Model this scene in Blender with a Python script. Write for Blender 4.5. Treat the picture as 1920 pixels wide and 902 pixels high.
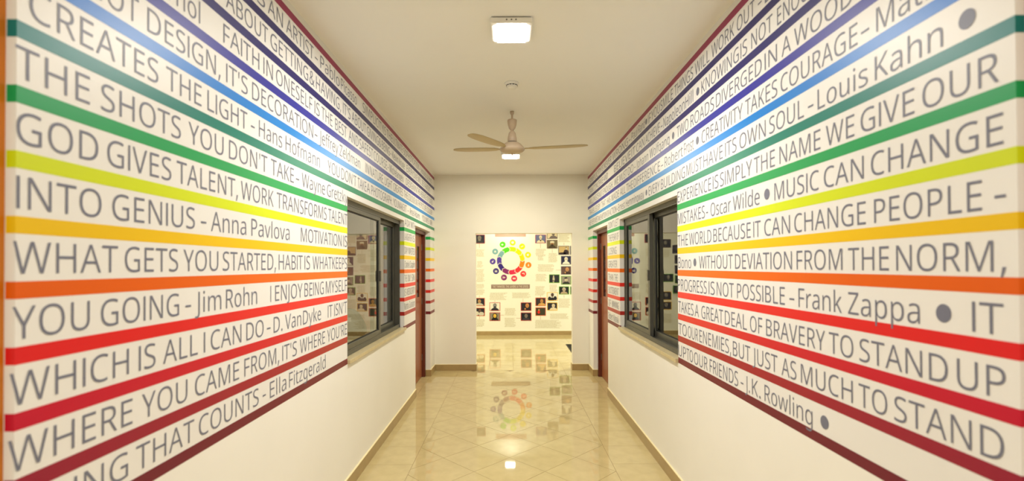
import bpy, bmesh, math, random
from mathutils import Matrix, Vector

for o in list(bpy.data.objects):
    bpy.data.objects.remove(o)
C = bpy.context.scene.collection
SC = bpy.context.scene

# ------------------------------------------------------------------ camera, world, exposure
EYE = 1.64                       # eye height above the floor
cam = bpy.data.cameras.new('camera')
cam.sensor_fit = 'HORIZONTAL'
cam.sensor_width = 36.0
cam.lens = 905.0 / 1920.0 * 36.0
cam.shift_x = 3.14 / 1920.0
cam.shift_y = 39.1 / 1920.0
cam.clip_start = 0.02
cam.dof.use_dof = True
cam.dof.focus_distance = 4.4
cam.dof.aperture_fstop = 1.6
camo = bpy.data.objects.new('camera', cam)
C.objects.link(camo)
camo.matrix_world = (Matrix.Translation((0, 0, EYE)) @ Matrix.Rotation(math.pi / 2 + 0.01, 4, 'X')
                     @ Matrix.Rotation(-0.0041, 4, 'Z'))
SC.camera = camo
world = bpy.data.worlds.new('world')
SC.world = world
world.use_nodes = True
world.node_tree.nodes.clear()
_bg = world.node_tree.nodes.new('ShaderNodeBackground')
_wo = world.node_tree.nodes.new('ShaderNodeOutputWorld')
world.node_tree.links.new(_bg.outputs[0], _wo.inputs[0])
_bg.inputs[0].default_value = (1.0, 0.93, 0.8, 1)
_bg.inputs[1].default_value = 0.3
SC.view_settings.view_transform = 'Standard'
SC.view_settings.look = 'None'
SC.view_settings.gamma = 1.0
SC.view_settings.use_curve_mapping = False
SC.view_settings.exposure = 0.54

# lamps: (name, x, y, ceiling height, watts, colour)
LAMPS = {
    'near':   (0.0125, 2.91, 3.087, 33.0, (1.0, 0.975, 0.94)),
    'far':    (0.012, 6.20, 3.087, 26.0, (1.0, 0.94, 0.76)),
    'beyond': (-0.02, 11.10, 2.95, 6.0, (1.0, 0.985, 0.82)),
    'behind': (0.0, -0.9, 3.087, 40.0, (1.0, 0.98, 0.95)),
    'side room fill': (-2.9, 5.2, 3.087, 7.0, (1.0, 0.93, 0.80)),  # added fill lamp, unseen, so the pink board shows through the glass
    'hall fill left': (-2.3, 9.3, 2.95, 46.0, (1.0, 0.985, 0.84)),  # added fill lamp out of view, brightens the portrait wall evenly
    'hall fill right': (2.5, 9.3, 2.95, 46.0, (1.0, 0.985, 0.84)),  # its added counterpart on the other side, also unseen
}

# ------------------------------------------------------------------ dimensions (metres; y runs down the corridor)
LX, RX = -1.2, 1.232             # inner faces of the two corridor walls
NEAR_Y, END_Y, END_T = 1.17, 7.62, 0.16
BACK_Y = 11.5
CEIL, FAR_CEIL = 3.087, 2.95
HEAD, SILL = 2.16, 0.955
WIN = {-1: (3.552, 5.46), 1: (3.553, 5.43)}
DOOR = {-1: (6.094, 7.235), 1: (6.12, 7.20)}
OPEN_X = (-0.549, 0.979)
STRIPE_0, STRIPE_STEP, STRIPE_H = EYE - 0.5776 * 1.2, 0.1332 * 1.2, 0.0426

# ------------------------------------------------------------------ materials
def lin(c):
    return tuple(((v / 255 + 0.055) / 1.055) ** 2.4 if v > 10 else v / 255 / 12.92 for v in c)

_mats = {}
def mat(name, rgb, rough=0.5, spec=0.5, metal=0.0, vary=0.03, scale=6.0, bump=0.0, bscale=60.0, coat=0.0,
        rgb2=None, stretch=None):
    if name in _mats:
        return _mats[name]
    m = bpy.data.materials.new(name)
    m.use_nodes = True
    nt = m.node_tree
    b = nt.nodes['Principled BSDF']
    col = lin(rgb)
    tc = nt.nodes.new('ShaderNodeTexCoord')
    vec = tc.outputs['Object']
    if stretch:
        mp = nt.nodes.new('ShaderNodeMapping')
        mp.inputs['Scale'].default_value = stretch
        nt.links.new(vec, mp.inputs['Vector'])
        vec = mp.outputs[0]
    n = nt.nodes.new('ShaderNodeTexNoise')
    n.inputs['Scale'].default_value = scale
    n.inputs['Detail'].default_value = 5
    nt.links.new(vec, n.inputs['Vector'])
    r = nt.nodes.new('ShaderNodeValToRGB')
    c2 = lin(rgb2) if rgb2 else tuple(v * (1 - 2 * vary) for v in col)
    r.color_ramp.elements[0].color = (*c2, 1)
    r.color_ramp.elements[1].color = (*(min(1, v * (1 + vary)) for v in col), 1)
    r.color_ramp.elements[0].position = 0.3
    r.color_ramp.elements[1].position = 0.7
    nt.links.new(n.outputs['Fac'], r.inputs['Fac'])
    nt.links.new(r.outputs['Color'], b.inputs['Base Color'])
    b.inputs['Roughness'].default_value = rough
    b.inputs['Specular IOR Level'].default_value = spec
    b.inputs['Metallic'].default_value = metal
    if coat:
        b.inputs['Coat Weight'].default_value = coat
        b.inputs['Coat Roughness'].default_value = 0.05
    if bump:
        n2 = nt.nodes.new('ShaderNodeTexNoise')
        n2.inputs['Scale'].default_value = bscale
        n2.inputs['Detail'].default_value = 3
        nt.links.new(vec, n2.inputs['Vector'])
        bp = nt.nodes.new('ShaderNodeBump')
        bp.inputs['Strength'].default_value = bump
        bp.inputs['Distance'].default_value = 0.002
        nt.links.new(n2.outputs['Fac'], bp.inputs['Height'])
        nt.links.new(bp.outputs['Normal'], b.inputs['Normal'])
    _mats[name] = m
    return m

def emit(name, rgb, strength):
    if name in _mats:
        return _mats[name]
    m = bpy.data.materials.new(name)
    m.use_nodes = True
    b = m.node_tree.nodes['Principled BSDF']
    b.inputs['Base Color'].default_value = (0.9, 0.9, 0.9, 1)
    b.inputs['Emission Color'].default_value = (*rgb, 1)
    b.inputs['Emission Strength'].default_value = strength
    _mats[name] = m
    return m

def glass_mat():
    m = bpy.data.materials.new('window_glass')
    m.use_nodes = True
    nt = m.node_tree
    nt.nodes.clear()
    out = nt.nodes.new('ShaderNodeOutputMaterial')
    mix = nt.nodes.new('ShaderNodeMixShader')
    tr = nt.nodes.new('ShaderNodeBsdfTransparent')
    tr.inputs[0].default_value = (0.88, 0.90, 0.88, 1)
    gl = nt.nodes.new('ShaderNodeBsdfGlossy')
    gl.inputs['Roughness'].default_value = 0.01
    fr = nt.nodes.new('ShaderNodeFresnel')
    fr.inputs['IOR'].default_value = 1.55
    mul = nt.nodes.new('ShaderNodeMath')
    mul.operation = 'MULTIPLY'
    mul.use_clamp = True
    mul.inputs[1].default_value = 1.7        # two faces of the pane
    ge = nt.nodes.new('ShaderNodeNewGeometry')
    fro = nt.nodes.new('ShaderNodeMath')
    fro.operation = 'SUBTRACT'
    fro.inputs[0].default_value = 1.0        # only the outer face mirrors
    nt.links.new(ge.outputs['Backfacing'], fro.inputs[1])
    pr = nt.nodes.new('ShaderNodeMath')
    pr.operation = 'MULTIPLY'
    nt.links.new(fr.outputs[0], pr.inputs[0])
    nt.links.new(fro.outputs[0], pr.inputs[1])
    nt.links.new(pr.outputs[0], mul.inputs[0])
    nt.links.new(mul.outputs[0], mix.inputs[0])
    nt.links.new(tr.outputs[0], mix.inputs[1])
    nt.links.new(gl.outputs[0], mix.inputs[2])
    nt.links.new(mix.outputs[0], out.inputs[0])
    return m

WALL_R = 0.40
M_WALL = mat('glossy_cream_wall', (238, 236, 231), WALL_R, 0.32, vary=0.01, scale=2, bump=0.06, bscale=45)
M_LOWER = mat('cream_wall_paint', (246, 244, 236), 0.42, 0.4, vary=0.012, scale=2, bump=0.06, bscale=45)
M_END = mat('end_wall_paint', (243, 239, 226), 0.5, 0.35, vary=0.012, scale=2, bump=0.08, bscale=50)
M_FARW = mat('far_wall_paint', (248, 246, 230), 0.45, 0.4, vary=0.01, scale=2)
M_CEIL = mat('ceiling_paint', (251, 250, 246), 0.8, 0.2, vary=0.012, scale=1.5, bump=0.08, bscale=40)
M_TILE = mat('polished_beige_tile', (203, 185, 134), 0.03, 0.5, vary=0.02, scale=9, rgb2=(194, 176, 126))
M_GROUT = mat('tile_grout', (140, 115, 75), 0.6, 0.3, vary=0.06, scale=30)
M_SKIRT = mat('tan_skirting_tile', (172, 146, 98), 0.28, 0.5, vary=0.05, scale=9)
M_LIT_EDGE = mat('skirting_lit_edge', (240, 226, 180), 0.5, 0.4)
M_SIDE = mat('side_room_paint', (190, 184, 165), 0.7, 0.3)
M_ALU = mat('dark_aluminium_frame', (92, 91, 82), 0.38, 0.5, metal=0.45, vary=0.03, scale=20)
M_GASKET = mat('black_gasket', (20, 24, 26), 0.5, 0.3)
M_SILL = mat('beige_stone_sill', (205, 188, 145), 0.3, 0.5, vary=0.06, scale=25)
M_GLASS = glass_mat()
M_FRAME = mat('reddish_wood_frame', (104, 46, 30), 0.35, 0.5, vary=0.15, scale=14, stretch=(1, 1, 0.08))
M_DOOR = mat('brown_wood_door', (158, 92, 58), 0.35, 0.5, vary=0.15, scale=16, stretch=(1, 1, 0.06))
M_DARKGL = mat('dark_door_glass', (26, 22, 18), 0.12, 0.6)
M_WHITE = mat('white_plastic', (250, 248, 242), 0.4, 0.5)
M_FAN = mat('ivory_enamel', (205, 184, 158), 0.42, 0.5)
M_BLADE = mat('beige_fan_blade', (205, 186, 146), 0.45, 0.4)
M_SLOT = mat('dark_slot', (50, 55, 66), 0.5, 0.3)
M_STEEL = mat('screw_steel', (120, 118, 112), 0.35, 0.5, metal=0.8)
M_ORANGE = mat('orange_laminate', (212, 122, 14), 0.35, 0.5)
M_SALMON = mat('salmon_laminate', (206, 132, 92), 0.35, 0.5)
M_MAT = mat('charcoal_door_mat', (52, 50, 46), 0.95, 0.1, vary=0.2, scale=80, bump=0.6, bscale=300)
M_TEXT = mat('grey_vinyl_lettering', (118, 120, 136), WALL_R + 0.03, 0.3, vary=0.0)

# ------------------------------------------------------------------ mesh helpers
def finish(name, bm, m, parent=None, smooth=False):
    me = bpy.data.meshes.new(name)
    bmesh.ops.recalc_face_normals(bm, faces=bm.faces)
    bm.to_mesh(me)
    bm.free()
    for mm in (m if isinstance(m, (list, tuple)) else [m]):
        me.materials.append(mm)
    if smooth:
        for p in me.polygons:
            p.use_smooth = True
    o = bpy.data.objects.new(name, me)
    C.objects.link(o)
    if parent is not None:
        o.parent = parent
        o.matrix_parent_inverse = parent_world(parent).inverted()
    return o

def parent_world(p):
    mw = Matrix.LocRotScale(p.location, p.rotation_euler, p.scale)
    if p.parent is not None:
        return parent_world(p.parent) @ p.matrix_parent_inverse @ mw
    return mw

def addbox(bm, x0, x1, y0, y1, z0, z1, mi=0):
    vs = [bm.verts.new((x, y, z)) for x in (x0, x1) for y in (y0, y1) for z in (z0, z1)]
    for f in ((0, 1, 3, 2), (4, 6, 7, 5), (0, 4, 5, 1), (2, 3, 7, 6), (0, 2, 6, 4), (1, 5, 7, 3)):
        bm.faces.new([vs[i] for i in f]).material_index = mi
    return vs

def box(name, x0, x1, y0, y1, z0, z1, m, parent=None, bevel=0.0):
    bm = bmesh.new()
    addbox(bm, min(x0, x1), max(x0, x1), y0, y1, z0, z1)
    if bevel:
        bmesh.ops.bevel(bm, geom=bm.edges[:], offset=bevel, segments=2, profile=0.7, affect='EDGES')
    return finish(name, bm, m, parent)

def poly_prism(bm, pts, d0, d1, tr, mi=0):
    """pts: 2-D outline; d0, d1: two depths; tr(u, v, d) gives the world point"""
    a = [bm.verts.new(tr(u, v, d0)) for u, v in pts]
    b = [bm.verts.new(tr(u, v, d1)) for u, v in pts]
    bm.faces.new(a).material_index = mi
    bm.faces.new(b[::-1]).material_index = mi
    n = len(pts)
    for i in range(n):
        bm.faces.new((a[i], a[(i + 1) % n], b[(i + 1) % n], b[i])).material_index = mi

def lathe(bm, prof, cx, cy, seg=40, cap=True):
    rings = []
    for r, z in prof:
        rings.append([bm.verts.new((cx + r * math.cos(2 * math.pi * i / seg), cy + r * math.sin(2 * math.pi * i / seg), z))
                      for i in range(seg)])
    for a, b in zip(rings, rings[1:]):
        for i in range(seg):
            bm.faces.new((a[i], a[(i + 1) % seg], b[(i + 1) % seg], b[i]))
    if cap:
        bm.faces.new(rings[0])
        bm.faces.new(rings[-1][::-1])

def empty(name, loc):
    o = bpy.data.objects.new(name, None)
    o.location = loc
    o.empty_display_size = 0.05
    C.objects.link(o)
    return o

def tag(o, label=None, category=None, group=None, kind=None):
    if label: o['label'] = label
    if category: o['category'] = category
    if group: o['group'] = group
    if kind: o['kind'] = kind
    return o

def struct(o, label, cat):
    return tag(o, label, cat, kind='structure')

# ------------------------------------------------------------------ wall texts: row number (from the floor) -> word, start, end (metres along the wall)
QUOTES_LEFT = {
    12: "ARTIST 2.583 2.941|- 2.965 3.006|Pablo 3.048 3.389|Picasso 3.421 3.772|SIMPLICITY 3.925 4.566|IS 4.576 4.654|THE 4.684 4.916|ULTIMATE 4.938 5.376|SOPHISTICATION 5.430 6.346|- 6.383 6.421|Leonardo 6.459 6.909|da 6.953 7.042|Vinci 7.088 7.376|AN 2.387 2.543|IS 2.250 2.357|CHILD 1.941 2.204",
    11: "ABOUT 2.034 2.386|GETTING 2.413 2.862|& 2.885 2.955|HAVING, 2.980 3.419|IT'S 3.462 3.623|ABOUT 3.654 4.010|GIVING 4.039 4.398|& 4.416 4.479|BEING 4.507 4.805|- 4.826 4.869|Kevin 4.913 5.170|Kruse 5.219 5.481|EVERYONE 5.594 6.234|WILL 6.270 6.532|BE 6.572 6.693|FAMOUS 6.734 7.225|ISN'T 1.782 1.994",
    10: "Warhol 1.531 1.863|FAITH 2.015 2.304|IN 2.344 2.436|ONESELF 2.471 2.922|IS 2.958 3.036|THE 3.067 3.254|BEST 3.308 3.539|AND 3.586 3.811|SAFEST 3.838 4.217|COURSE 4.242 4.699|- 4.719 4.760|Michelangelo 4.802 5.424|DESIGN 5.562 6.024|IN 6.057 6.195|THE 6.230 6.414|ABSENCE 6.452 6.901|OF 6.945 7.080|CONTENT 7.127 7.469",
    9: "NOT 1.358 1.554|DESIGN, 1.592 1.995|IT'S 2.036 2.201|DECORATION 2.241 2.936|- 2.960 3.001|Jeffrey 3.034 3.362|Zeldman 3.394 3.856|IN 4.000 4.096|NATURE, 4.127 4.578|LIGHT 4.617 4.908|CREATES 4.953 5.394|THE 5.448 5.646|COLOUR. 5.675 6.088|IN 6.122 6.227|THE 6.263 6.448|PICTURE 6.486 6.897|COLOUR 6.941 7.414",
    8: "CREATES 1.200 1.642|THE 1.681 1.872|LIGHT 1.910 2.199|- 2.231 2.263|Hans 2.302 2.536|Hofmann 2.577 3.041|YOU 3.174 3.392|DON'T 3.429 3.761|TAKE 3.794 4.018|A 4.033 4.125|PHOTOGRAPH, 4.166 4.905|YOU 4.950 5.161|MAKE 5.186 5.445|IT 5.473 5.585|- 5.643 5.702|Ansel 5.762 6.017|Adams 6.051 6.407|YOU 6.561 6.807|MISS 6.850 7.119|100% 7.166 7.410",
    7: "THE 1.166 1.374|SHOTS 1.413 1.755|YOU 1.798 2.017|DON'T 2.057 2.381|TAKE 2.418 2.674|- 2.700 2.741|Wayne 2.779 3.123|Gretzky 3.160 3.551|A 5.483 5.582|DAY 5.611 5.790|WITH 5.821 6.081",
    6: "GOD 1.170 1.403|GIVES 1.435 1.706|TALENT, 1.734 2.124|WORK 2.149 2.444|TRANSFORMS 2.480 3.152|TALENT 3.180 3.549|LAUGHTER 5.480 5.880|IS 5.929 6.044",
    5: "INTO 1.171 1.415|GENIUS 1.454 1.834|- 1.871 1.903|Anna 1.934 2.191|Pavlova 2.236 2.622|MOTIVATION 2.764 3.429|IS 3.467 3.547|DAY 5.477 5.634|WASTED 5.678 6.057",
    4: "WHAT 1.163 1.475|GETS 1.502 1.742|YOU 1.772 1.982|STARTED, 2.014 2.469|HABIT 2.500 2.786|IS 2.814 2.889|WHAT 2.928 3.238|KEEPS 3.253 3.545|Charlie 5.474 5.719|Chaplin 5.750 6.054",
    3: "YOU 1.162 1.377|GOING 1.415 1.748|- 1.783 1.813|Jim 1.837 2.003|Rohn 2.037 2.286|I 2.414 2.420|ENJOY 2.462 2.784|BEING 2.813 3.102|MYSELF 3.138 3.543|THE 5.471 5.598|ONLY 5.642 5.824|SIN 5.871 6.034",
    2: "WHICH 1.157 1.519|IS 1.560 1.633|ALL 1.669 1.853|I 1.890 1.898|CAN 1.934 2.153|DO 2.194 2.347|- 2.380 2.414|D. 2.447 2.541|Van 2.572 2.768|Dyke 2.794 3.057|IT 3.173 3.255|ISN'T 3.289 3.541|IS 5.468 5.552|MEDIOCRITY 5.595 6.048",
    1: "WHERE 1.154 1.534|YOU 1.574 1.794|CAME 1.838 2.135|FROM, 2.178 2.505|IT'S 2.540 2.711|WHERE 2.753 3.122|YOU'RE 3.162 3.539|Martha 5.465 5.680|Graham 5.725 6.044",
    0: "GOING 1.149 1.517|THAT 1.550 1.833|COUNTS 1.862 2.301|- 2.339 2.369|Ella 2.409 2.584|Fitzgerald 2.618 3.133",
}
QUOTES_RIGHT = {
    12: "SIMPLICITY 7.445 6.488|IS 6.450 6.376|NEVER 6.304 5.840|WRONG 5.779 5.021|- 4.976 4.910|Paul 4.867 4.643|Rand 4.604 4.386|* 4.343 0|IF 4.284 4.203|YOU 4.180 3.949|SMILE 3.925 3.630|THINGS 3.591 3.226|WILL 3.192 2.960|WORK 2.928 2.632|OUT 2.599 2.408|- 2.377 2.342|L 2.312 2.251",
    11: "CAN 7.500 7.161|CONCEIVE 7.115 6.380|AND 6.343 6.066|BELIEVE 5.693 4.912|IT 4.869 4.724|CAN 4.685 4.406|ACHIEVE 4.371 3.951|- 3.923 3.882|Napoleon 3.855 3.389|Hill 3.369 3.228|* 3.149 0|KNOWING 3.087 2.582|IS 2.561 2.491|NOT 2.446 2.248|ENOUGH 2.208 1.848",
    10: "WILLING 7.504 6.856|IS 6.814 6.690|NOT 6.650 6.420|ENOUGH. 6.383 5.755|WE 5.696 5.472|MUST 5.418 5.072|DO 5.026 4.809|- 4.767 4.727|Johann 4.687 4.289|Wolfgang 4.240 3.715|* 3.630 0|TWO 3.549 3.320|ROADS 3.277 2.901|DIVERGED 2.871 2.349|IN 2.320 2.213|A 2.174 2.104|WOOD 2.077 1.720",
    9: "TRAVELLED 7.508 6.776|BY 6.735 6.575|THAT 6.498 6.208|HAS 6.140 5.911|MADE 5.849 5.448|ALL 5.395 5.145|THE 5.098 4.832|DIFFERENCE 4.791 3.955|- 3.928 3.873|Robert 3.833 3.431|Frost 3.403 3.226|* 3.161 0|CREATIVITY 3.090 2.544|TAKES 2.515 2.214|COURAGE 2.184 1.701|- 1.682 1.645|Matisse 1.612 1.245",
    8: "NEVER 7.512 7.037|MISTAKE 6.992 6.540|MOTION 6.502 6.177|FOR 6.143 6.010|ACTION 5.978 5.588|- 5.560 5.518|Ernest 5.491 5.172|Hemmingway 5.124 4.430|* 4.354 0|EVERY 4.277 3.963|BUILDING 3.930 3.391|MUST 3.360 3.089|HAVE 3.064 2.787|ITS 2.755 2.617|OWN 2.581 2.317|SOUL 2.284 2.015|- 1.986 1.951|Louis 1.924 1.654|Kahn 1.621 1.365|* 1.292 0",
    7: "DON'T 6.046 5.735|LET 5.691 5.480|EXPERIENCE 3.544 2.952|IS 2.926 2.848|SIMPLY 2.824 2.451|THE 2.431 2.239|NAME 2.200 1.909|WE 1.875 1.721|GIVE 1.689 1.464|OUR 1.435 1.210",
    6: "THE 6.049 5.858|FEAR 5.828 5.622|OF 5.579 5.483|MISTAKES 3.546 3.050|- 3.030 3.001|Oscar 2.961 2.691|Wilde 2.664 2.379|* 2.311 0|MUSIC 2.245 1.921|CAN 1.890 1.677|CHANGE 1.643 1.201",
    5: "LOSING 6.052 5.596|THE 3.547 3.345|WORLD 3.318 2.955|BECAUSE 2.924 2.470|IT 2.443 2.372|CAN 2.337 2.123|CHANGE 2.090 1.670|PEOPLE 1.631 1.258|- 1.225 1.197",
    4: "GREATER 6.056 5.571|Bono 3.538 3.288|* 3.221 0|WITHOUT 3.149 2.673|DEVIATION 2.644 2.111|FROM 2.076 1.790|THE 1.759 1.570|NORM, 1.540 1.199",
    3: "THAN 6.059 5.776|THE 5.717 5.547|PROGRESS 3.551 3.030|IS 2.999 2.913|NOT 2.882 2.662|POSSIBLE 2.624 2.168|- 2.132 2.096|Frank 2.065 1.796|Zappa 1.762 1.454|* 1.374 0|IT 1.289 1.207",
    2: "EXCITEMENT 6.062 5.495|TAKES 3.542 3.253|A 3.229 3.161|GREAT 3.117 2.800|DEAL 2.776 2.519|OF 2.485 2.365|BRAVERY 2.329 1.894|TO 1.870 1.738|STAND 1.707 1.363|UP 1.335 1.204",
    1: "OF 6.065 5.936|WINNING 5.874 5.498|TO 3.544 3.380|OUR 3.356 3.176|ENEMIES, 3.153 2.703|BUT 2.679 2.486|JUST 2.462 2.233|AS 2.199 2.087|MUCH 2.053 1.743|TO 1.713 1.584|STAND 1.555 1.210",
    0: "Robert 6.069 5.816|Kiyosaki 5.771 5.501|UP 3.546 3.397|TO 3.385 3.269|OUR 3.247 3.027|FRIENDS 2.994 2.622|- 2.592 2.562|J. 2.541 2.493|K. 2.471 2.387|Rowling 2.349 1.978|* 1.902 0",
}
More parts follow.
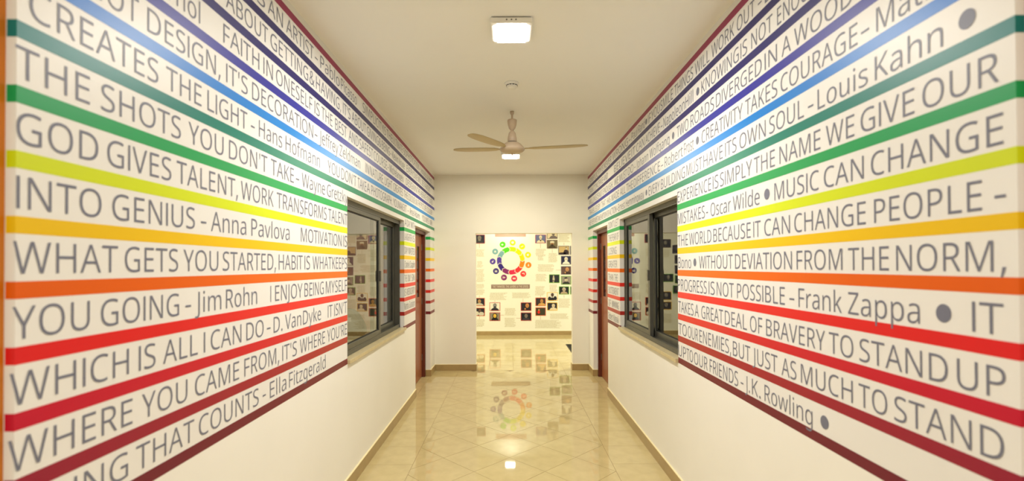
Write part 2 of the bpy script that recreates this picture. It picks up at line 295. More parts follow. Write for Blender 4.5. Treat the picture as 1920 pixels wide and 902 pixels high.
# letter outlines (thousandths of an em, capitals 480 high): advance | contour | contour ...
GLYPHS = {
    '%': "558|131 188 104 193 81 205 64 227 46 274 40 336 46 399 62 445 79 467 102 479 131 483 159 479 182 467 200 445 218 399 225 336 219 274 201 227 184 205 160 193|132 3 390 477 426 477 168 3|131 225 165 238 184 275 190 336 184 398 165 435 131 448 105 441 88 418 78 384 75 336 78 289 88 254 105 232|424 -4 397 1 375 13 358 35 340 82 333 144 339 207 356 253 373 275 395 287 424 291 453 287 476 275 493 253 512 207 518 144 512 82 495 35 477 13 454 1|424 33 458 46 477 83 483 144 477 205 458 242 424 255 398 248 381 226 371 191 368 144 371 97 381 62 398 39",
    '&': "492|187 -4 127 5 81 30 60 56 47 87 43 125 50 171 69 206 100 236 149 265 105 320 92 349 88 382 96 425 119 457 155 477 204 484 250 477 284 458 306 426 313 383 307 345 288 314 258 285 213 258 355 128 376 153 388 180 400 208 406 237 452 237 442 199 428 161 409 127 383 95 476 2 413 3 353 60 315 34 278 14 237 1|187 289 226 313 250 334 265 357 269 383 265 406 251 425 230 438 202 442 175 438 151 426 136 407 131 383 135 359 145 336 162 315|189 43 230 46 266 57 295 72 325 93 176 233 138 209 113 187 96 161 90 127 97 93 117 66 149 48",
    "'": "151|63 309 52 477 99 477 88 309",
    ',': "180|37 -84 54 -4 67 75 120 75 121 70 111 34 97 -7 66 -84",
    '-': "216|34 157 34 203 182 203 182 157",
    '.': "180|89 -6 76 -4 65 3 58 16 55 36 58 56 65 69 76 76 89 78 104 76 114 69 122 56 125 36 122 16 114 3 104 -4",
    '0': "384|191 -4 144 4 107 24 78 61 57 109 44 169 40 240 44 313 56 372 75 420 104 456 142 477 191 484 239 477 277 456 306 420 327 372 340 313 344 240 340 169 328 109 308 61 279 25 241 4|191 41 227 46 254 63 274 91 293 153 298 240 293 327 274 389 254 417 227 434 191 440 156 434 128 417 109 389 91 327 85 240 91 153 109 92 128 63 157 46",
    '1': "384|188 3 188 335 188 381 189 424 159 402 137 383 92 343 70 378 191 477 231 477 231 3",
    'A': "429|10 3 192 479 237 479 418 3 371 3 313 151 113 151 56 3|128 199 300 199 243 348 237 368 228 397 214 424 196 379 186 348",
    'B': "437|72 3 72 477 202 477 280 470 334 450 358 429 372 399 377 361 371 323 356 292 329 271 286 257 286 249 320 241 345 231 364 216 380 195 390 169 393 136 388 97 374 65 352 38 319 19 281 7 234 3|119 272 214 272 268 277 304 293 323 319 329 354 321 389 298 414 259 427 205 431 119 431|119 48 222 48 278 54 316 74 337 104 343 141 336 176 315 204 276 222 218 228 119 228",
    'C': "424|261 -4 196 4 143 27 101 62 71 110 54 171 48 240 55 308 73 367 105 416 150 452 205 475 271 483 341 476 394 456 375 411 332 428 303 434 271 436 221 430 178 413 144 383 118 344 103 297 98 240 102 183 117 136 141 96 174 66 217 49 270 43 302 45 331 49 378 61 378 15 356 7 328 1 297 -3",
    'D': "490|72 3 72 477 213 477 279 470 335 450 380 417 414 373 435 314 442 244 435 171 414 110 378 63 330 30 271 10 199 3|119 49 191 49 278 61 342 97 380 158 392 242 387 302 370 349 343 385 305 411 259 426 204 431 119 431",
    'E': "373|72 3 72 477 326 477 326 429 119 429 119 274 314 274 314 227 119 227 119 50 326 50 326 3",
    'F': "349|72 3 72 477 326 477 326 429 119 429 119 254 313 254 313 206 119 206 119 3",
    'G': "489|271 -4 204 4 149 26 105 61 73 109 55 170 48 240 55 309 77 369 112 417 158 453 219 476 289 483 328 481 365 476 398 467 424 456 406 410 385 419 354 428 321 434 286 436 231 430 184 413 147 383 119 344 102 297 97 240 102 185 117 138 141 98 177 67 224 49 285 43 339 46 386 55 386 202 280 202 280 250 432 250 432 20 398 10 360 2 318 -2",
    'H': "498|72 3 72 477 119 477 119 274 378 274 378 477 425 477 425 3 378 3 378 227 119 227 119 3",
    'I': "150|52 3 52 477 99 477 99 3",
    'J': "183|-3 -125 -30 -122 -45 -117 -45 -72 -31 -76 -4 -78 13 -76 31 -71 47 -61 58 -45 66 -25 69 3 69 477 115 477 115 7 111 -34 101 -68 83 -93 46 -116",
    'K': "416|72 3 72 477 119 477 121 237 172 287 213 332 341 477 393 477 209 271 402 3 349 3 176 233 119 187 119 3",
    'L': "352|72 3 72 477 119 477 119 51 328 51 328 3",
    'M': "609|72 3 72 477 149 477 297 84 310 84 460 477 537 477 537 3 491 3 491 295 493 364 496 423 481 423 321 3 282 3 124 423 108 423 113 364 114 291 114 3",
    'N': "510|72 3 72 477 131 477 387 80 401 80 399 115 397 162 396 209 396 477 438 477 438 3 379 3 122 401 109 401 112 340 114 268 114 3",
    'O': "525|263 -4 196 4 143 27 101 63 71 112 54 172 48 241 54 309 71 369 101 417 143 453 197 476 263 484 327 476 380 453 422 418 452 369 470 309 477 240 470 172 452 111 422 63 380 27 327 4|263 43 314 48 356 66 388 96 410 136 423 183 427 240 423 298 410 345 388 384 356 414 315 431 263 437 212 431 170 414 137 384 115 345 102 298 98 240 102 183 115 136 137 96 169 66 211 48",
    'P': "406|72 3 72 477 192 477 248 472 292 460 324 441 347 413 360 379 365 338 361 301 348 265 325 235 291 211 244 195 181 190 119 190 119 3|119 235 174 235 236 241 280 258 301 277 313 303 317 336 309 377 284 407 244 425 187 431 119 431",
    'R': "418|72 3 72 477 197 477 251 473 293 461 325 444 347 417 360 384 365 343 362 309 352 280 337 258 318 241 297 228 266 216 395 3 341 3 225 201 119 201 119 3|119 246 197 246 250 252 288 270 310 300 317 340 310 382 285 409 247 425 194 430 119 430",
    'S': "369|166 -4 128 -2 92 2 62 10 41 18 41 70 59 61 92 51 130 45 169 43 218 48 253 64 276 90 284 123 281 146 273 165 258 180 236 195 206 210 167 225 114 249 77 278 55 315 47 364 52 399 66 427 87 452 117 468 152 480 193 483 230 481 265 476 295 467 317 457 303 412 283 421 255 429 224 434 192 436 151 431 119 416 100 393 94 363 97 340 105 321 120 306 140 291 168 278 203 264 242 248 274 230 298 212 316 189 326 162 330 128 325 90 311 58 287 31 253 12 214 0",
    'T': "373|163 3 163 429 14 429 14 477 359 477 359 429 210 429 210 3",
    'U': "491|243 -4 190 2 146 18 112 44 87 79 73 122 67 171 67 477 114 477 114 169 122 116 147 76 189 51 246 43 288 47 320 58 346 78 370 119 377 169 377 477 423 477 423 169 418 123 404 81 379 46 345 19 299 2",
    'V': "403|176 3 10 477 58 477 164 171 182 116 201 63 221 116 239 172 344 477 393 477 227 3",
    'W': "625|140 3 17 477 66 477 139 186 153 126 169 70 186 129 201 189 284 477 336 477 422 187 438 126 455 70 472 126 486 186 558 477 607 477 483 3 432 3 341 315 330 354 321 389 310 412 296 373 280 313 191 3",
    'X': "394|16 3 170 250 26 477 76 477 197 285 320 477 366 477 223 251 378 3 326 3 195 214 62 3",
    'Y': "380|167 3 167 184 12 477 62 477 190 238 319 477 368 477 213 187 213 3",
    'Z': "384|33 3 33 45 291 429 41 429 41 477 344 477 344 435 86 51 351 51 351 3",
    'a': "377|144 -4 102 3 68 21 46 53 38 100 43 132 56 159 77 180 129 203 204 212 272 214 272 238 267 278 250 303 224 317 190 321 162 319 134 313 93 295 80 334 99 344 128 354 160 361 193 363 249 356 286 335 307 299 315 245 315 3 285 3 274 54 262 54 236 27 213 10 184 0|158 38 202 44 239 64 263 97 271 144 271 179 210 177 152 170 114 155 92 131 85 99 90 72 105 53 130 41",
    'b': "413|228 -4 191 0 161 12 139 28 119 49 106 49 94 3 64 3 64 507 109 507 109 386 108 344 106 309 119 309 139 331 161 348 191 359 228 363 267 358 301 342 330 317 352 282 365 236 369 180 365 124 352 78 330 42 301 17 267 2|219 39 250 43 277 56 297 76 316 120 322 181 316 241 297 285 263 311 218 320 181 316 153 305 132 286 115 243 109 182 109 179 115 120 132 76 153 56 182 43",
    'c': "322|201 -4 158 1 120 16 88 40 64 74 49 121 44 178 49 237 65 285 90 320 122 344 162 359 206 364 232 362 258 358 280 352 291 345 278 302 246 313 225 317 203 318 155 309 119 283 98 239 91 179 98 120 118 77 153 50 201 41 230 43 255 47 287 61 287 15 273 7 253 1 229 -2",
    'd': "413|185 -4 145 1 111 17 82 42 61 77 48 124 44 179 48 235 61 282 83 317 112 343 146 358 185 364 221 360 251 348 273 332 294 311 309 311 306 339 304 367 304 507 349 507 349 3 314 3 306 51 294 51 273 29 251 12 221 0|194 39 246 47 280 72 299 112 305 168 305 179 299 239 281 284 260 304 231 317 193 321 162 316 136 303 116 282 97 236 91 178 97 120 116 76 137 56 163 43",
    'e': "379|210 -4 164 1 123 17 90 42 65 77 49 123 44 177 49 231 63 278 86 314 116 341 153 358 196 364 237 359 272 344 300 320 321 289 333 249 338 204 338 172 90 172 100 114 124 74 162 49 213 41 246 42 276 47 303 55 321 65 321 19 299 9 273 2 244 -2|90 213 291 213 284 258 268 292 237 314 195 321 155 315 124 293 102 260",
    'f': "231|80 3 80 317 17 317 17 340 80 360 80 383 88 442 109 481 144 503 190 511 228 507 251 500 240 459 221 465 191 468 162 463 141 448 129 421 125 383 125 357 216 357 216 317 125 317 125 3",
    'g': "413|195 -158 124 -152 72 -136 72 -88 123 -108 198 -115 243 -108 276 -87 298 -54 305 -11 305 3 305 27 308 51 294 51 264 19 229 2 185 -4 144 2 110 18 81 44 60 80 48 126 44 179 48 232 60 277 82 314 110 341 144 358 185 364 217 360 246 350 270 334 295 309 307 309 315 357 349 357 349 -6 345 -52 332 -91 312 -120 283 -141 244 -154|194 39 244 46 278 69 299 108 305 165 305 179 299 244 279 287 243 312 193 320 150 311 117 283 97 238 91 179 97 119 117 75 150 47",
    'h': "415|64 3 64 507 109 507 109 361 106 307 120 307 142 332 167 349 196 359 229 363 285 355 323 333 340 309 350 275 354 234 354 3 309 3 309 230 300 279 270 310 222 320 184 316 154 305 133 285 115 243 109 186 109 3",
    'i': "173|87 423 76 425 67 431 62 442 59 457 62 473 67 484 76 490 87 492 97 490 106 484 112 473 115 457 112 442 106 431 97 425|64 3 64 357 109 357 109 3",
    'k': "359|64 3 64 507 109 507 109 244 108 216 106 182 120 182 134 199 149 219 163 236 276 357 328 357 188 206 339 3 285 3 157 172 109 133 109 3",
    'l': "173|64 3 64 507 109 507 109 3",
    'm': "628|64 3 64 357 99 357 107 308 120 308 142 334 165 350 194 360 223 364 271 357 305 338 329 303 339 303 363 331 389 349 420 360 452 364 503 356 538 333 559 294 567 234 567 3 522 3 522 232 514 280 487 311 442 320 394 312 361 289 343 251 338 199 338 3 293 3 293 232 285 280 257 311 212 320 178 316 151 305 131 285 114 243 109 187 109 3",
    'n': "415|64 3 64 357 99 357 107 308 120 308 143 334 168 350 198 360 230 364 285 356 323 333 340 309 350 276 354 234 354 3 309 3 309 230 300 279 270 310 222 320 184 316 154 305 133 285 115 243 109 187 109 3",
    'o': "406|202 -4 159 2 121 18 89 44 64 80 49 126 44 181 49 235 63 281 87 316 120 342 158 358 204 364 248 358 286 342 319 316 343 281 358 235 363 181 358 127 344 80 320 44 287 18 248 2|203 39 239 43 267 57 289 78 310 122 316 181 310 239 289 283 267 304 238 316 203 320 167 316 139 303 117 283 97 239 91 181 97 122 117 78 139 57 168 43",
    'p': "413|64 -158 64 357 99 357 107 308 119 308 140 331 161 348 191 360 228 364 268 359 301 343 330 318 352 283 365 237 369 181 365 125 352 79 330 43 301 17 267 2 228 -4 192 0 162 12 140 28 119 49 104 49 108 17 109 -13 109 -158|219 39 251 44 278 58 297 80 312 109 319 143 322 181 316 238 297 282 276 303 250 316 218 320 168 312 134 288 116 248 109 192 109 181 115 121 132 76 153 56 182 43",
    'r': "277|64 3 64 357 99 357 106 291 119 291 140 320 164 343 192 358 225 364 246 363 259 360 254 312 242 315 221 316 192 312 165 301 142 282 125 257 113 227 109 192 109 3",
    's': "322|148 -4 114 -2 85 2 59 10 42 18 42 66 56 57 85 47 117 40 149 38 190 42 218 52 235 71 241 94 240 108 233 120 222 131 203 143 149 167 89 194 69 208 54 225 45 245 41 271 45 298 57 321 76 339 117 357 169 364 200 362 230 357 256 350 275 341 260 300 218 315 192 320 165 321 132 318 106 310 89 295 84 275 86 260 93 247 107 237 126 226 180 203 212 190 238 177 258 163 273 145 281 125 284 99 280 68 268 43 249 23 205 3",
    't': "242|167 -4 141 -1 118 6 99 18 83 39 72 67 69 105 69 317 18 317 18 341 68 364 91 440 114 440 114 357 218 357 218 317 114 317 114 106 118 76 132 55 152 43 177 39 206 41 221 45 221 6 200 -1",
    'u': "415|184 -4 129 4 91 27 74 50 64 84 60 124 60 357 106 357 106 128 115 80 144 49 193 39 231 43 260 54 282 74 300 116 306 173 306 357 351 357 351 3 316 3 307 51 295 51 272 25 247 9 217 0",
    'v': "341|141 3 10 357 58 357 133 147 144 114 155 79 164 49 176 49 186 80 197 115 208 147 283 357 331 357 199 3",
    'w': "528|111 4 16 358 64 358 111 168 125 109 136 58 149 58 158 88 166 124 176 157 237 358 292 358 352 157 366 107 377 59 391 59 402 107 417 168 465 358 511 358 415 4 356 4 296 204 281 259 271 302 256 302 246 259 231 204 168 4",
    'y': "343|56 -158 29 -157 14 -154 14 -112 24 -114 47 -116 77 -111 102 -97 120 -77 133 -50 154 -1 11 357 59 357 135 154 153 103 167 54 180 54 194 100 213 155 284 357 333 357 181 -49 160 -94 134 -129 100 -151",
    'z': "316|33 3 33 38 234 317 45 317 45 357 278 357 278 317 80 43 282 43 282 3",
}

# ------------------------------------------------------------------ lettering
_glyph_cache = {}
def glyph(ch):
    """triangulated glyph: (advance, verts, faces), capitals 1.0 high"""
    if ch in _glyph_cache:
        return _glyph_cache[ch]
    parts = GLYPHS[ch].split('|')
    cu = bpy.data.curves.new('glyph', 'CURVE')
    cu.dimensions = '2D'
    cu.fill_mode = 'BOTH'
    for p in parts[1:]:
        v = [int(t) / 480.0 for t in p.split()]
        n = len(v) // 2
        s = cu.splines.new('POLY')
        s.points.add(n - 1)
        for i in range(n):
            s.points[i].co = (v[2 * i], v[2 * i + 1], 0, 1)
        s.use_cyclic_u = True
    ob = bpy.data.objects.new('glyph', cu)
    me = bpy.data.meshes.new_from_object(ob)
    g = (int(parts[0]) / 480.0, [tuple(v.co[:2]) for v in me.vertices], [tuple(p.vertices) for p in me.polygons])
    bpy.data.objects.remove(ob)
    bpy.data.curves.remove(cu)
    bpy.data.meshes.remove(me)
    _glyph_cache[ch] = g
    return g

def word(word_, a, b, base, cap, tr, V, F):
    """lay a word from a to b along the wall, capitals `cap` high, standing on `base`"""
    xs, x = [], 0.0
    for ch in word_:
        xs.append(x)
        x += glyph(ch)[0]
    first = min(v[0] for v in glyph(word_[0])[1])
    last = xs[-1] + max(v[0] for v in glyph(word_[-1])[1])
    k = (b - a) / max(1e-6, last - first)
    for ch, x0 in zip(word_, xs):
        _, vs, fs = glyph(ch)
        n0 = len(V)
        V.extend(tr(a + (x0 + v[0] - first) * k, base + v[1] * cap) for v in vs)
        F.extend(tuple(n0 + i for i in f) for f in fs)

def text_mesh(name, V, F, m, parent):
    me = bpy.data.meshes.new(name)
    me.from_pydata(V, [], F)
    me.materials.append(m)
    o = bpy.data.objects.new(name, me)
    C.objects.link(o)
    o.parent = parent
    return o

# ================================================================== SETTING
# ---- floor: slab, then every tile
bm = bmesh.new()
addbox(bm, -4.4, 4.6, -3.2, 11.8, -0.12, -0.002)
floor = finish('floor', bm, M_GROUT)
struct(floor, 'polished beige tiled floor of the corridor and hall', 'floor')

def clip(poly, x0, x1, y0, y1):
    for ax, lim, sg in ((0, x0, 1), (0, x1, -1), (1, y0, 1), (1, y1, -1)):
        out = []
        for i in range(len(poly)):
            p, q = poly[i], poly[(i + 1) % len(poly)]
            ip, iq = (p[ax] - lim) * sg >= 0, (q[ax] - lim) * sg >= 0
            if ip: out.append(p)
            if ip != iq:
                t = (lim - p[ax]) / (q[ax] - p[ax])
                out.append((p[0] + (q[0] - p[0]) * t, p[1] + (q[1] - p[1]) * t))
        poly = out
        if len(poly) < 3: return []
    return poly

def tile_mesh(poly):
    bm = bmesh.new()
    poly_prism(bm, poly, -0.012, 0.0, lambda u, v, d: (u, v, d))
    me = bpy.data.meshes.new('floor_tile')
    bmesh.ops.recalc_face_normals(bm, faces=bm.faces)
    bm.to_mesh(me); bm.free()
    me.materials.append(M_TILE)
    return me

_tiles = {}
def put_tile(poly):
    cx = sum(p[0] for p in poly) / len(poly)
    cy = sum(p[1] for p in poly) / len(poly)
    rel = [(p[0] - cx, p[1] - cy) for p in poly]
    key = tuple((round(a, 4), round(b, 4)) for a, b in rel)
    if key not in _tiles:
        _tiles[key] = tile_mesh(rel)
    o = bpy.data.objects.new('floor_tile', _tiles[key])
    o.location = (cx, cy, 0)
    C.objects.link(o)
    o.parent = floor

S2 = 0.4 / math.sqrt(2)
G = 0.0014
FX0, FX1 = -0.815, 0.838                     # field of diagonal tiles, between two straight borders
c0, y0_ = -0.013, 4.15
for m_ in range(-11, 13):
    for k_ in range(-4, 5):
        if (m_ + k_) % 2 == 0: continue
        cx, cy = c0 + k_ * S2, y0_ + m_ * S2
        r_ = S2 - G * 1.42
        p = clip([(cx - r_, cy), (cx, cy - r_), (cx + r_, cy), (cx, cy + r_)], FX0 + G, FX1 - G, 1.21 + G, 7.61 - G)
        if len(p) >= 3:
            a_ = abs(sum(p[i][0] * p[(i + 1) % len(p)][1] - p[(i + 1) % len(p)][0] * p[i][1] for i in range(len(p)))) / 2
            if a_ > 0.0008: put_tile(p)
for i in range(16):
    ya, yb = 1.21 + i * 0.4 + G, 1.21 + (i + 1) * 0.4 - G
    for xa, xb in ((LX, FX0), (FX1, RX)):
        put_tile([(xa + G, ya), (xb - G, ya), (xb - G, yb), (xa + G, yb)])
for xa, xb in ((-1.335, LX), (RX, 1.36)):   # in the two door recesses
    for i in range(12, 16):
        ya, yb = 1.21 + i * 0.4 + G, 1.21 + (i + 1) * 0.4 - G
        d = DOOR[-1 if xa < 0 else 1]
        ya, yb = max(ya, d[0]), min(yb, d[1])
        if yb > ya: put_tile([(xa + G, ya), (xb - G, ya), (xb - G, yb), (xa + G, yb)])
for j in range(10):
    ya, yb = 7.61 + j * 0.4 + G, 7.61 + (j + 1) * 0.4 - G
    for i in range(-6, 7):
        xa, xb = 0.04 + i * 0.4 + G, 0.04 + (i + 1) * 0.4 - G
        put_tile([(xa, ya), (xb, ya), (xb, min(yb, BACK_Y)), (xa, min(yb, BACK_Y))])
bm = bmesh.new()                             # tiling out of sight of the photograph
addbox(bm, -4.0, -2.36, 7.62, BACK_Y, -0.012, 0)
addbox(bm, 2.84, 4.2, 7.62, BACK_Y, -0.012, 0)
addbox(bm, -2.5, 2.5, -3.0, 1.21, -0.012, 0)
rest = finish('tiling', bm, M_TILE, floor)
rest['kind'] = 'stuff'

# ---- ceilings
bm = bmesh.new()
addbox(bm, -2.6, 2.6, -3.2, END_Y + 0.02, CEIL, CEIL + 0.12)
ceiling = finish('ceiling', bm, M_CEIL)
struct(ceiling, 'plain beige corridor ceiling', 'ceiling')
bm = bmesh.new()
addbox(bm, -4.2, 4.4, END_Y + END_T - 0.01, BACK_Y + 0.2, FAR_CEIL, FAR_CEIL + 0.12)
struct(finish('ceiling', bm, M_CEIL), 'ceiling of the hall beyond the opening', 'ceiling')

# ---- long walls with a window and a door each
def side_wall(name, side, label):
    fx = LX if side < 0 else RX
    bx = fx + side * 0.22
    w, d = WIN[side], DOOR[side]
    low = STRIPE_0 - STRIPE_H / 2
    bm = bmesh.new()
    def seg(ya, yb, za, zb):
        x0, x1 = min(fx, bx), max(fx, bx)
        if za < low < zb:
            addbox(bm, x0, x1, ya, yb, za, low, 1)
            addbox(bm, x0, x1, ya, yb, low, zb, 0)
        else:
            addbox(bm, x0, x1, ya, yb, za, zb, 1 if zb <= low + 0.01 else 0)
    seg(NEAR_Y, w[0], 0, CEIL)
    seg(w[0], w[1], 0, SILL - 0.03)
    seg(w[0], w[1], HEAD, CEIL)
    seg(w[1], d[0], 0, CEIL)
    seg(d[0], d[1], HEAD, CEIL)
    seg(d[1], END_Y, 0, CEIL)
    o = finish(name, bm, (M_WALL, M_LOWER))
    return struct(o, label, 'wall')

wall_left = side_wall('wall_left', -1, 'left corridor wall with coloured stripes and quotations, window and door')
wall_right = side_wall('wall_right', 1, 'right corridor wall with coloured stripes and quotations, window and door')

# ---- end wall with the wide opening
bm = bmesh.new()
addbox(bm, -4.0, OPEN_X[0], END_Y, END_Y + END_T, 0, CEIL)
addbox(bm, OPEN_X[1], 4.2, END_Y, END_Y + END_T, 0, CEIL)
addbox(bm, OPEN_X[0], OPEN_X[1], END_Y, END_Y + END_T, HEAD, CEIL)
wall_front = struct(finish('wall_front', bm, M_END), 'cream end wall of the corridor around the wide doorless opening', 'wall')
# ---- back wall of the hall, carrying the portraits
bm = bmesh.new()
addbox(bm, -4.2, 4.4, BACK_Y, BACK_Y + 0.15, 0, CEIL)
wall_back = struct(finish('wall_back', bm, M_FARW), 'cream wall of the hall seen through the opening, printed with small texts', 'wall')
box_ = struct(box('wall_hall_left', -4.15, -4.0, END_Y, BACK_Y, 0, CEIL, M_FARW), 'left side wall of the hall beyond the opening', 'wall')
box_ = struct(box('wall_hall_right', 4.2, 4.35, END_Y, BACK_Y, 0, CEIL, M_FARW), 'right side wall of the hall beyond the opening', 'wall')
# ---- the room the camera stands in
for nm, args, lb in (('wall_near_left', (-2.6, -2.45, -3.0, NEAR_Y), 'left wall of the space in front of the corridor'),
                     ('wall_near_right', (2.45, 2.6, -3.0, NEAR_Y), 'right wall of the space in front of the corridor'),
                     ('wall_near_back', (-2.6, 2.6, -3.15, -3.0), 'wall of the space in front of the corridor, facing its mouth')):
    struct(box(nm, *args, 0, CEIL, M_END), lb, 'wall')
# orange facing on both sides of the corridor mouth
trim_1 = struct(box('trim_1', LX - 0.026, -2.5, 1.152, NEAR_Y - 0.0005, 0, CEIL, M_ORANGE), 'orange facing panel left of the corridor mouth', 'trim')
trim_2 = struct(box('trim_2', RX + 0.024, 2.5, 1.152, NEAR_Y - 0.0005, 0, CEIL, M_SALMON), 'salmon orange facing panel right of the corridor mouth', 'trim')

# ---- skirting
def skirt(name, segs, label):
    bm = bmesh.new()
    for x0, x1, y0, y1 in segs:
        addbox(bm, x0, x1, y0, y1, 0, 0.094, 0)
        addbox(bm, x0, x1, y0, y1, 0.094, 0.100, 1)  # light catching the top edge, painted as a paler strip
    return struct(finish(name, bm, (M_SKIRT, M_LIT_EDGE)), label, 'skirting')
T = 0.013
skirt('baseboard_left', [(LX, LX + T, NEAR_Y, DOOR[-1][0]), (LX, LX + T, DOOR[-1][1], END_Y - T),
                         (LX - 0.07, LX + T, DOOR[-1][1] - T, DOOR[-1][1])], 'tan tiled skirting along the left wall')
skirt('baseboard_right', [(RX - T, RX, NEAR_Y, DOOR[1][0]), (RX - T, RX, DOOR[1][1], END_Y - T),
                          (RX - T, RX + 0.062, DOOR[1][1] - T, DOOR[1][1])], 'tan tiled skirting along the right wall')
skirt('baseboard_front', [(LX, OPEN_X[0] + T, END_Y - T, END_Y), (OPEN_X[0], OPEN_X[0] + T, END_Y, END_Y + END_T),
                          (OPEN_X[1] - T, RX, END_Y - T, END_Y), (OPEN_X[1] - T, OPEN_X[1], END_Y, END_Y + END_T)],
      'tan skirting of the end wall, on both sides of the opening')
skirt('baseboard_back', [(-4.0, 4.2, BACK_Y - T, BACK_Y)], 'tan skirting of the far wall beyond the opening')

# ---- dim side rooms behind the two windows
for side, nm in ((-1, 'side_room_left'), (1, 'side_room_right')):
    a, b = (-4.2, LX - 0.22) if side < 0 else (RX + 0.22, 4.2)
    bm = bmesh.new()
    addbox(bm, a, b, 2.35, 2.45, 0, CEIL)
    far = a - 0.1 if side < 0 else b
    addbox(bm, far, far + 0.1, 2.45, 7.6, 0, CEIL)
    addbox(bm, a, b, 2.35, 7.6, CEIL, CEIL + 0.1)
    struct(finish('wall_' + nm, bm, M_SIDE), 'walls of the dim room behind the %s window' % ('left' if side < 0 else 'right'), 'wall')

# ================================================================== STRIPES AND QUOTATIONS
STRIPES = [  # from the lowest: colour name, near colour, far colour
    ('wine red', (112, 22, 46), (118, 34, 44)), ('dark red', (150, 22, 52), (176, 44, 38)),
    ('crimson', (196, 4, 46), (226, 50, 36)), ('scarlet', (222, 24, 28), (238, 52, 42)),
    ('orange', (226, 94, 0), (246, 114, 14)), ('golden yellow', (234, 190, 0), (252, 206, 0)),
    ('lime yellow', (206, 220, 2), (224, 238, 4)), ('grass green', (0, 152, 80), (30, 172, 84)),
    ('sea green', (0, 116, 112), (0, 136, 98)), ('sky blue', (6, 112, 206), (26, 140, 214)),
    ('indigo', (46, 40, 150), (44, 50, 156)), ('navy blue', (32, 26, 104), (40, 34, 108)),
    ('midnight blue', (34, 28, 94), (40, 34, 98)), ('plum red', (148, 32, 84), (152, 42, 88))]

def stripe_mat(i):
    nm, ca, cb = STRIPES[i]
    m = bpy.data.materials.new('stripe_' + nm.replace(' ', '_'))
    m.use_nodes = True
    nt = m.node_tree
    b = nt.nodes['Principled BSDF']
    tc = nt.nodes.new('ShaderNodeTexCoord')
    sp = nt.nodes.new('ShaderNodeSeparateXYZ')
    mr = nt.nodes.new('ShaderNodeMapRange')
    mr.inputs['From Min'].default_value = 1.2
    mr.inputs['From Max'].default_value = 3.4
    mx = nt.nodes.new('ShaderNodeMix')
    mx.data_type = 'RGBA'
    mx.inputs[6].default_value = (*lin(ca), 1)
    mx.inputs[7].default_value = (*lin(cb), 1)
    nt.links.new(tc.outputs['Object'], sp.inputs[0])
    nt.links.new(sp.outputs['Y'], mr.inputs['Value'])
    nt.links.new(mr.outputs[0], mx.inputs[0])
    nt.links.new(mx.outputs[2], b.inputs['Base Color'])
    b.inputs['Roughness'].default_value = WALL_R
    b.inputs['Specular IOR Level'].default_value = 0.36
    n2 = nt.nodes.new('ShaderNodeTexNoise')
    n2.inputs['Scale'].default_value = 45
    bp = nt.nodes.new('ShaderNodeBump')
    bp.inputs['Strength'].default_value = 0.06
    bp.inputs['Distance'].default_value = 0.002
    nt.links.new(tc.outputs['Object'], n2.inputs['Vector'])
    nt.links.new(n2.outputs['Fac'], bp.inputs['Height'])
    nt.links.new(bp.outputs['Normal'], b.inputs['Normal'])
    return m
SM = [stripe_mat(i) for i in range(14)]

E_ = 0.0006
def stripes(wall, side):
    fx = LX if side < 0 else RX
    w, d = WIN[side], DOOR[side]
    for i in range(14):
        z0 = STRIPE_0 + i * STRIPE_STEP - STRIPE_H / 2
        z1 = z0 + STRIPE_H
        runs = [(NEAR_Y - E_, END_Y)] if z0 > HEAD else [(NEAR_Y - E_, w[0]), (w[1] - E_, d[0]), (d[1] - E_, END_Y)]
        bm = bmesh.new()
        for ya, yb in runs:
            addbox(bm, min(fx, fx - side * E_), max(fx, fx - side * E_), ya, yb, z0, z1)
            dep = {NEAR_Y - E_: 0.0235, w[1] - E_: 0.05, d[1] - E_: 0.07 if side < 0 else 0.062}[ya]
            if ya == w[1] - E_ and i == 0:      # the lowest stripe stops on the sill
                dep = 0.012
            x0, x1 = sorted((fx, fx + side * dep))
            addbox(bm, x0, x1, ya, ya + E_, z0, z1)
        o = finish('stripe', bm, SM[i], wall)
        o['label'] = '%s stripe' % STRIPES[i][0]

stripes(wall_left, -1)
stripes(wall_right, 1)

M_DOT = mat('grey_vinyl_dot', (120, 124, 132), WALL_R + 0.03, 0.5, vary=0.0)
CAP = 0.081
def quotes(wall, side, table):
    fx = (LX if side < 0 else RX) - side * (E_ + 0.0005)
    for r, line in table.items():
        V, F = [], []
        z0 = STRIPE_0 + r * STRIPE_STEP + STRIPE_H / 2
        base = z0 + (STRIPE_STEP - STRIPE_H - CAP) / 2 - (0.0 if side < 0 else 0.0055)
        for item in line.split('|'):
            t, a, b = item.split()
            a, b = float(a), float(b)
            if t == '*':
                n0 = len(V)
                V.extend((fx, a + 0.0245 * math.cos(q * math.pi / 16), base + CAP * 0.5 + 0.0265 * math.sin(q * math.pi / 16))
                         for q in range(32))
                F.append(tuple(range(n0, n0 + 32)))
                continue
            word(t, a, b, base, CAP, lambda u, v: (fx, u, v), V, F)
        text_mesh('lettering', V, F, M_TEXT, wall)
quotes(wall_left, -1, QUOTES_LEFT)
quotes(wall_right, 1, QUOTES_RIGHT)

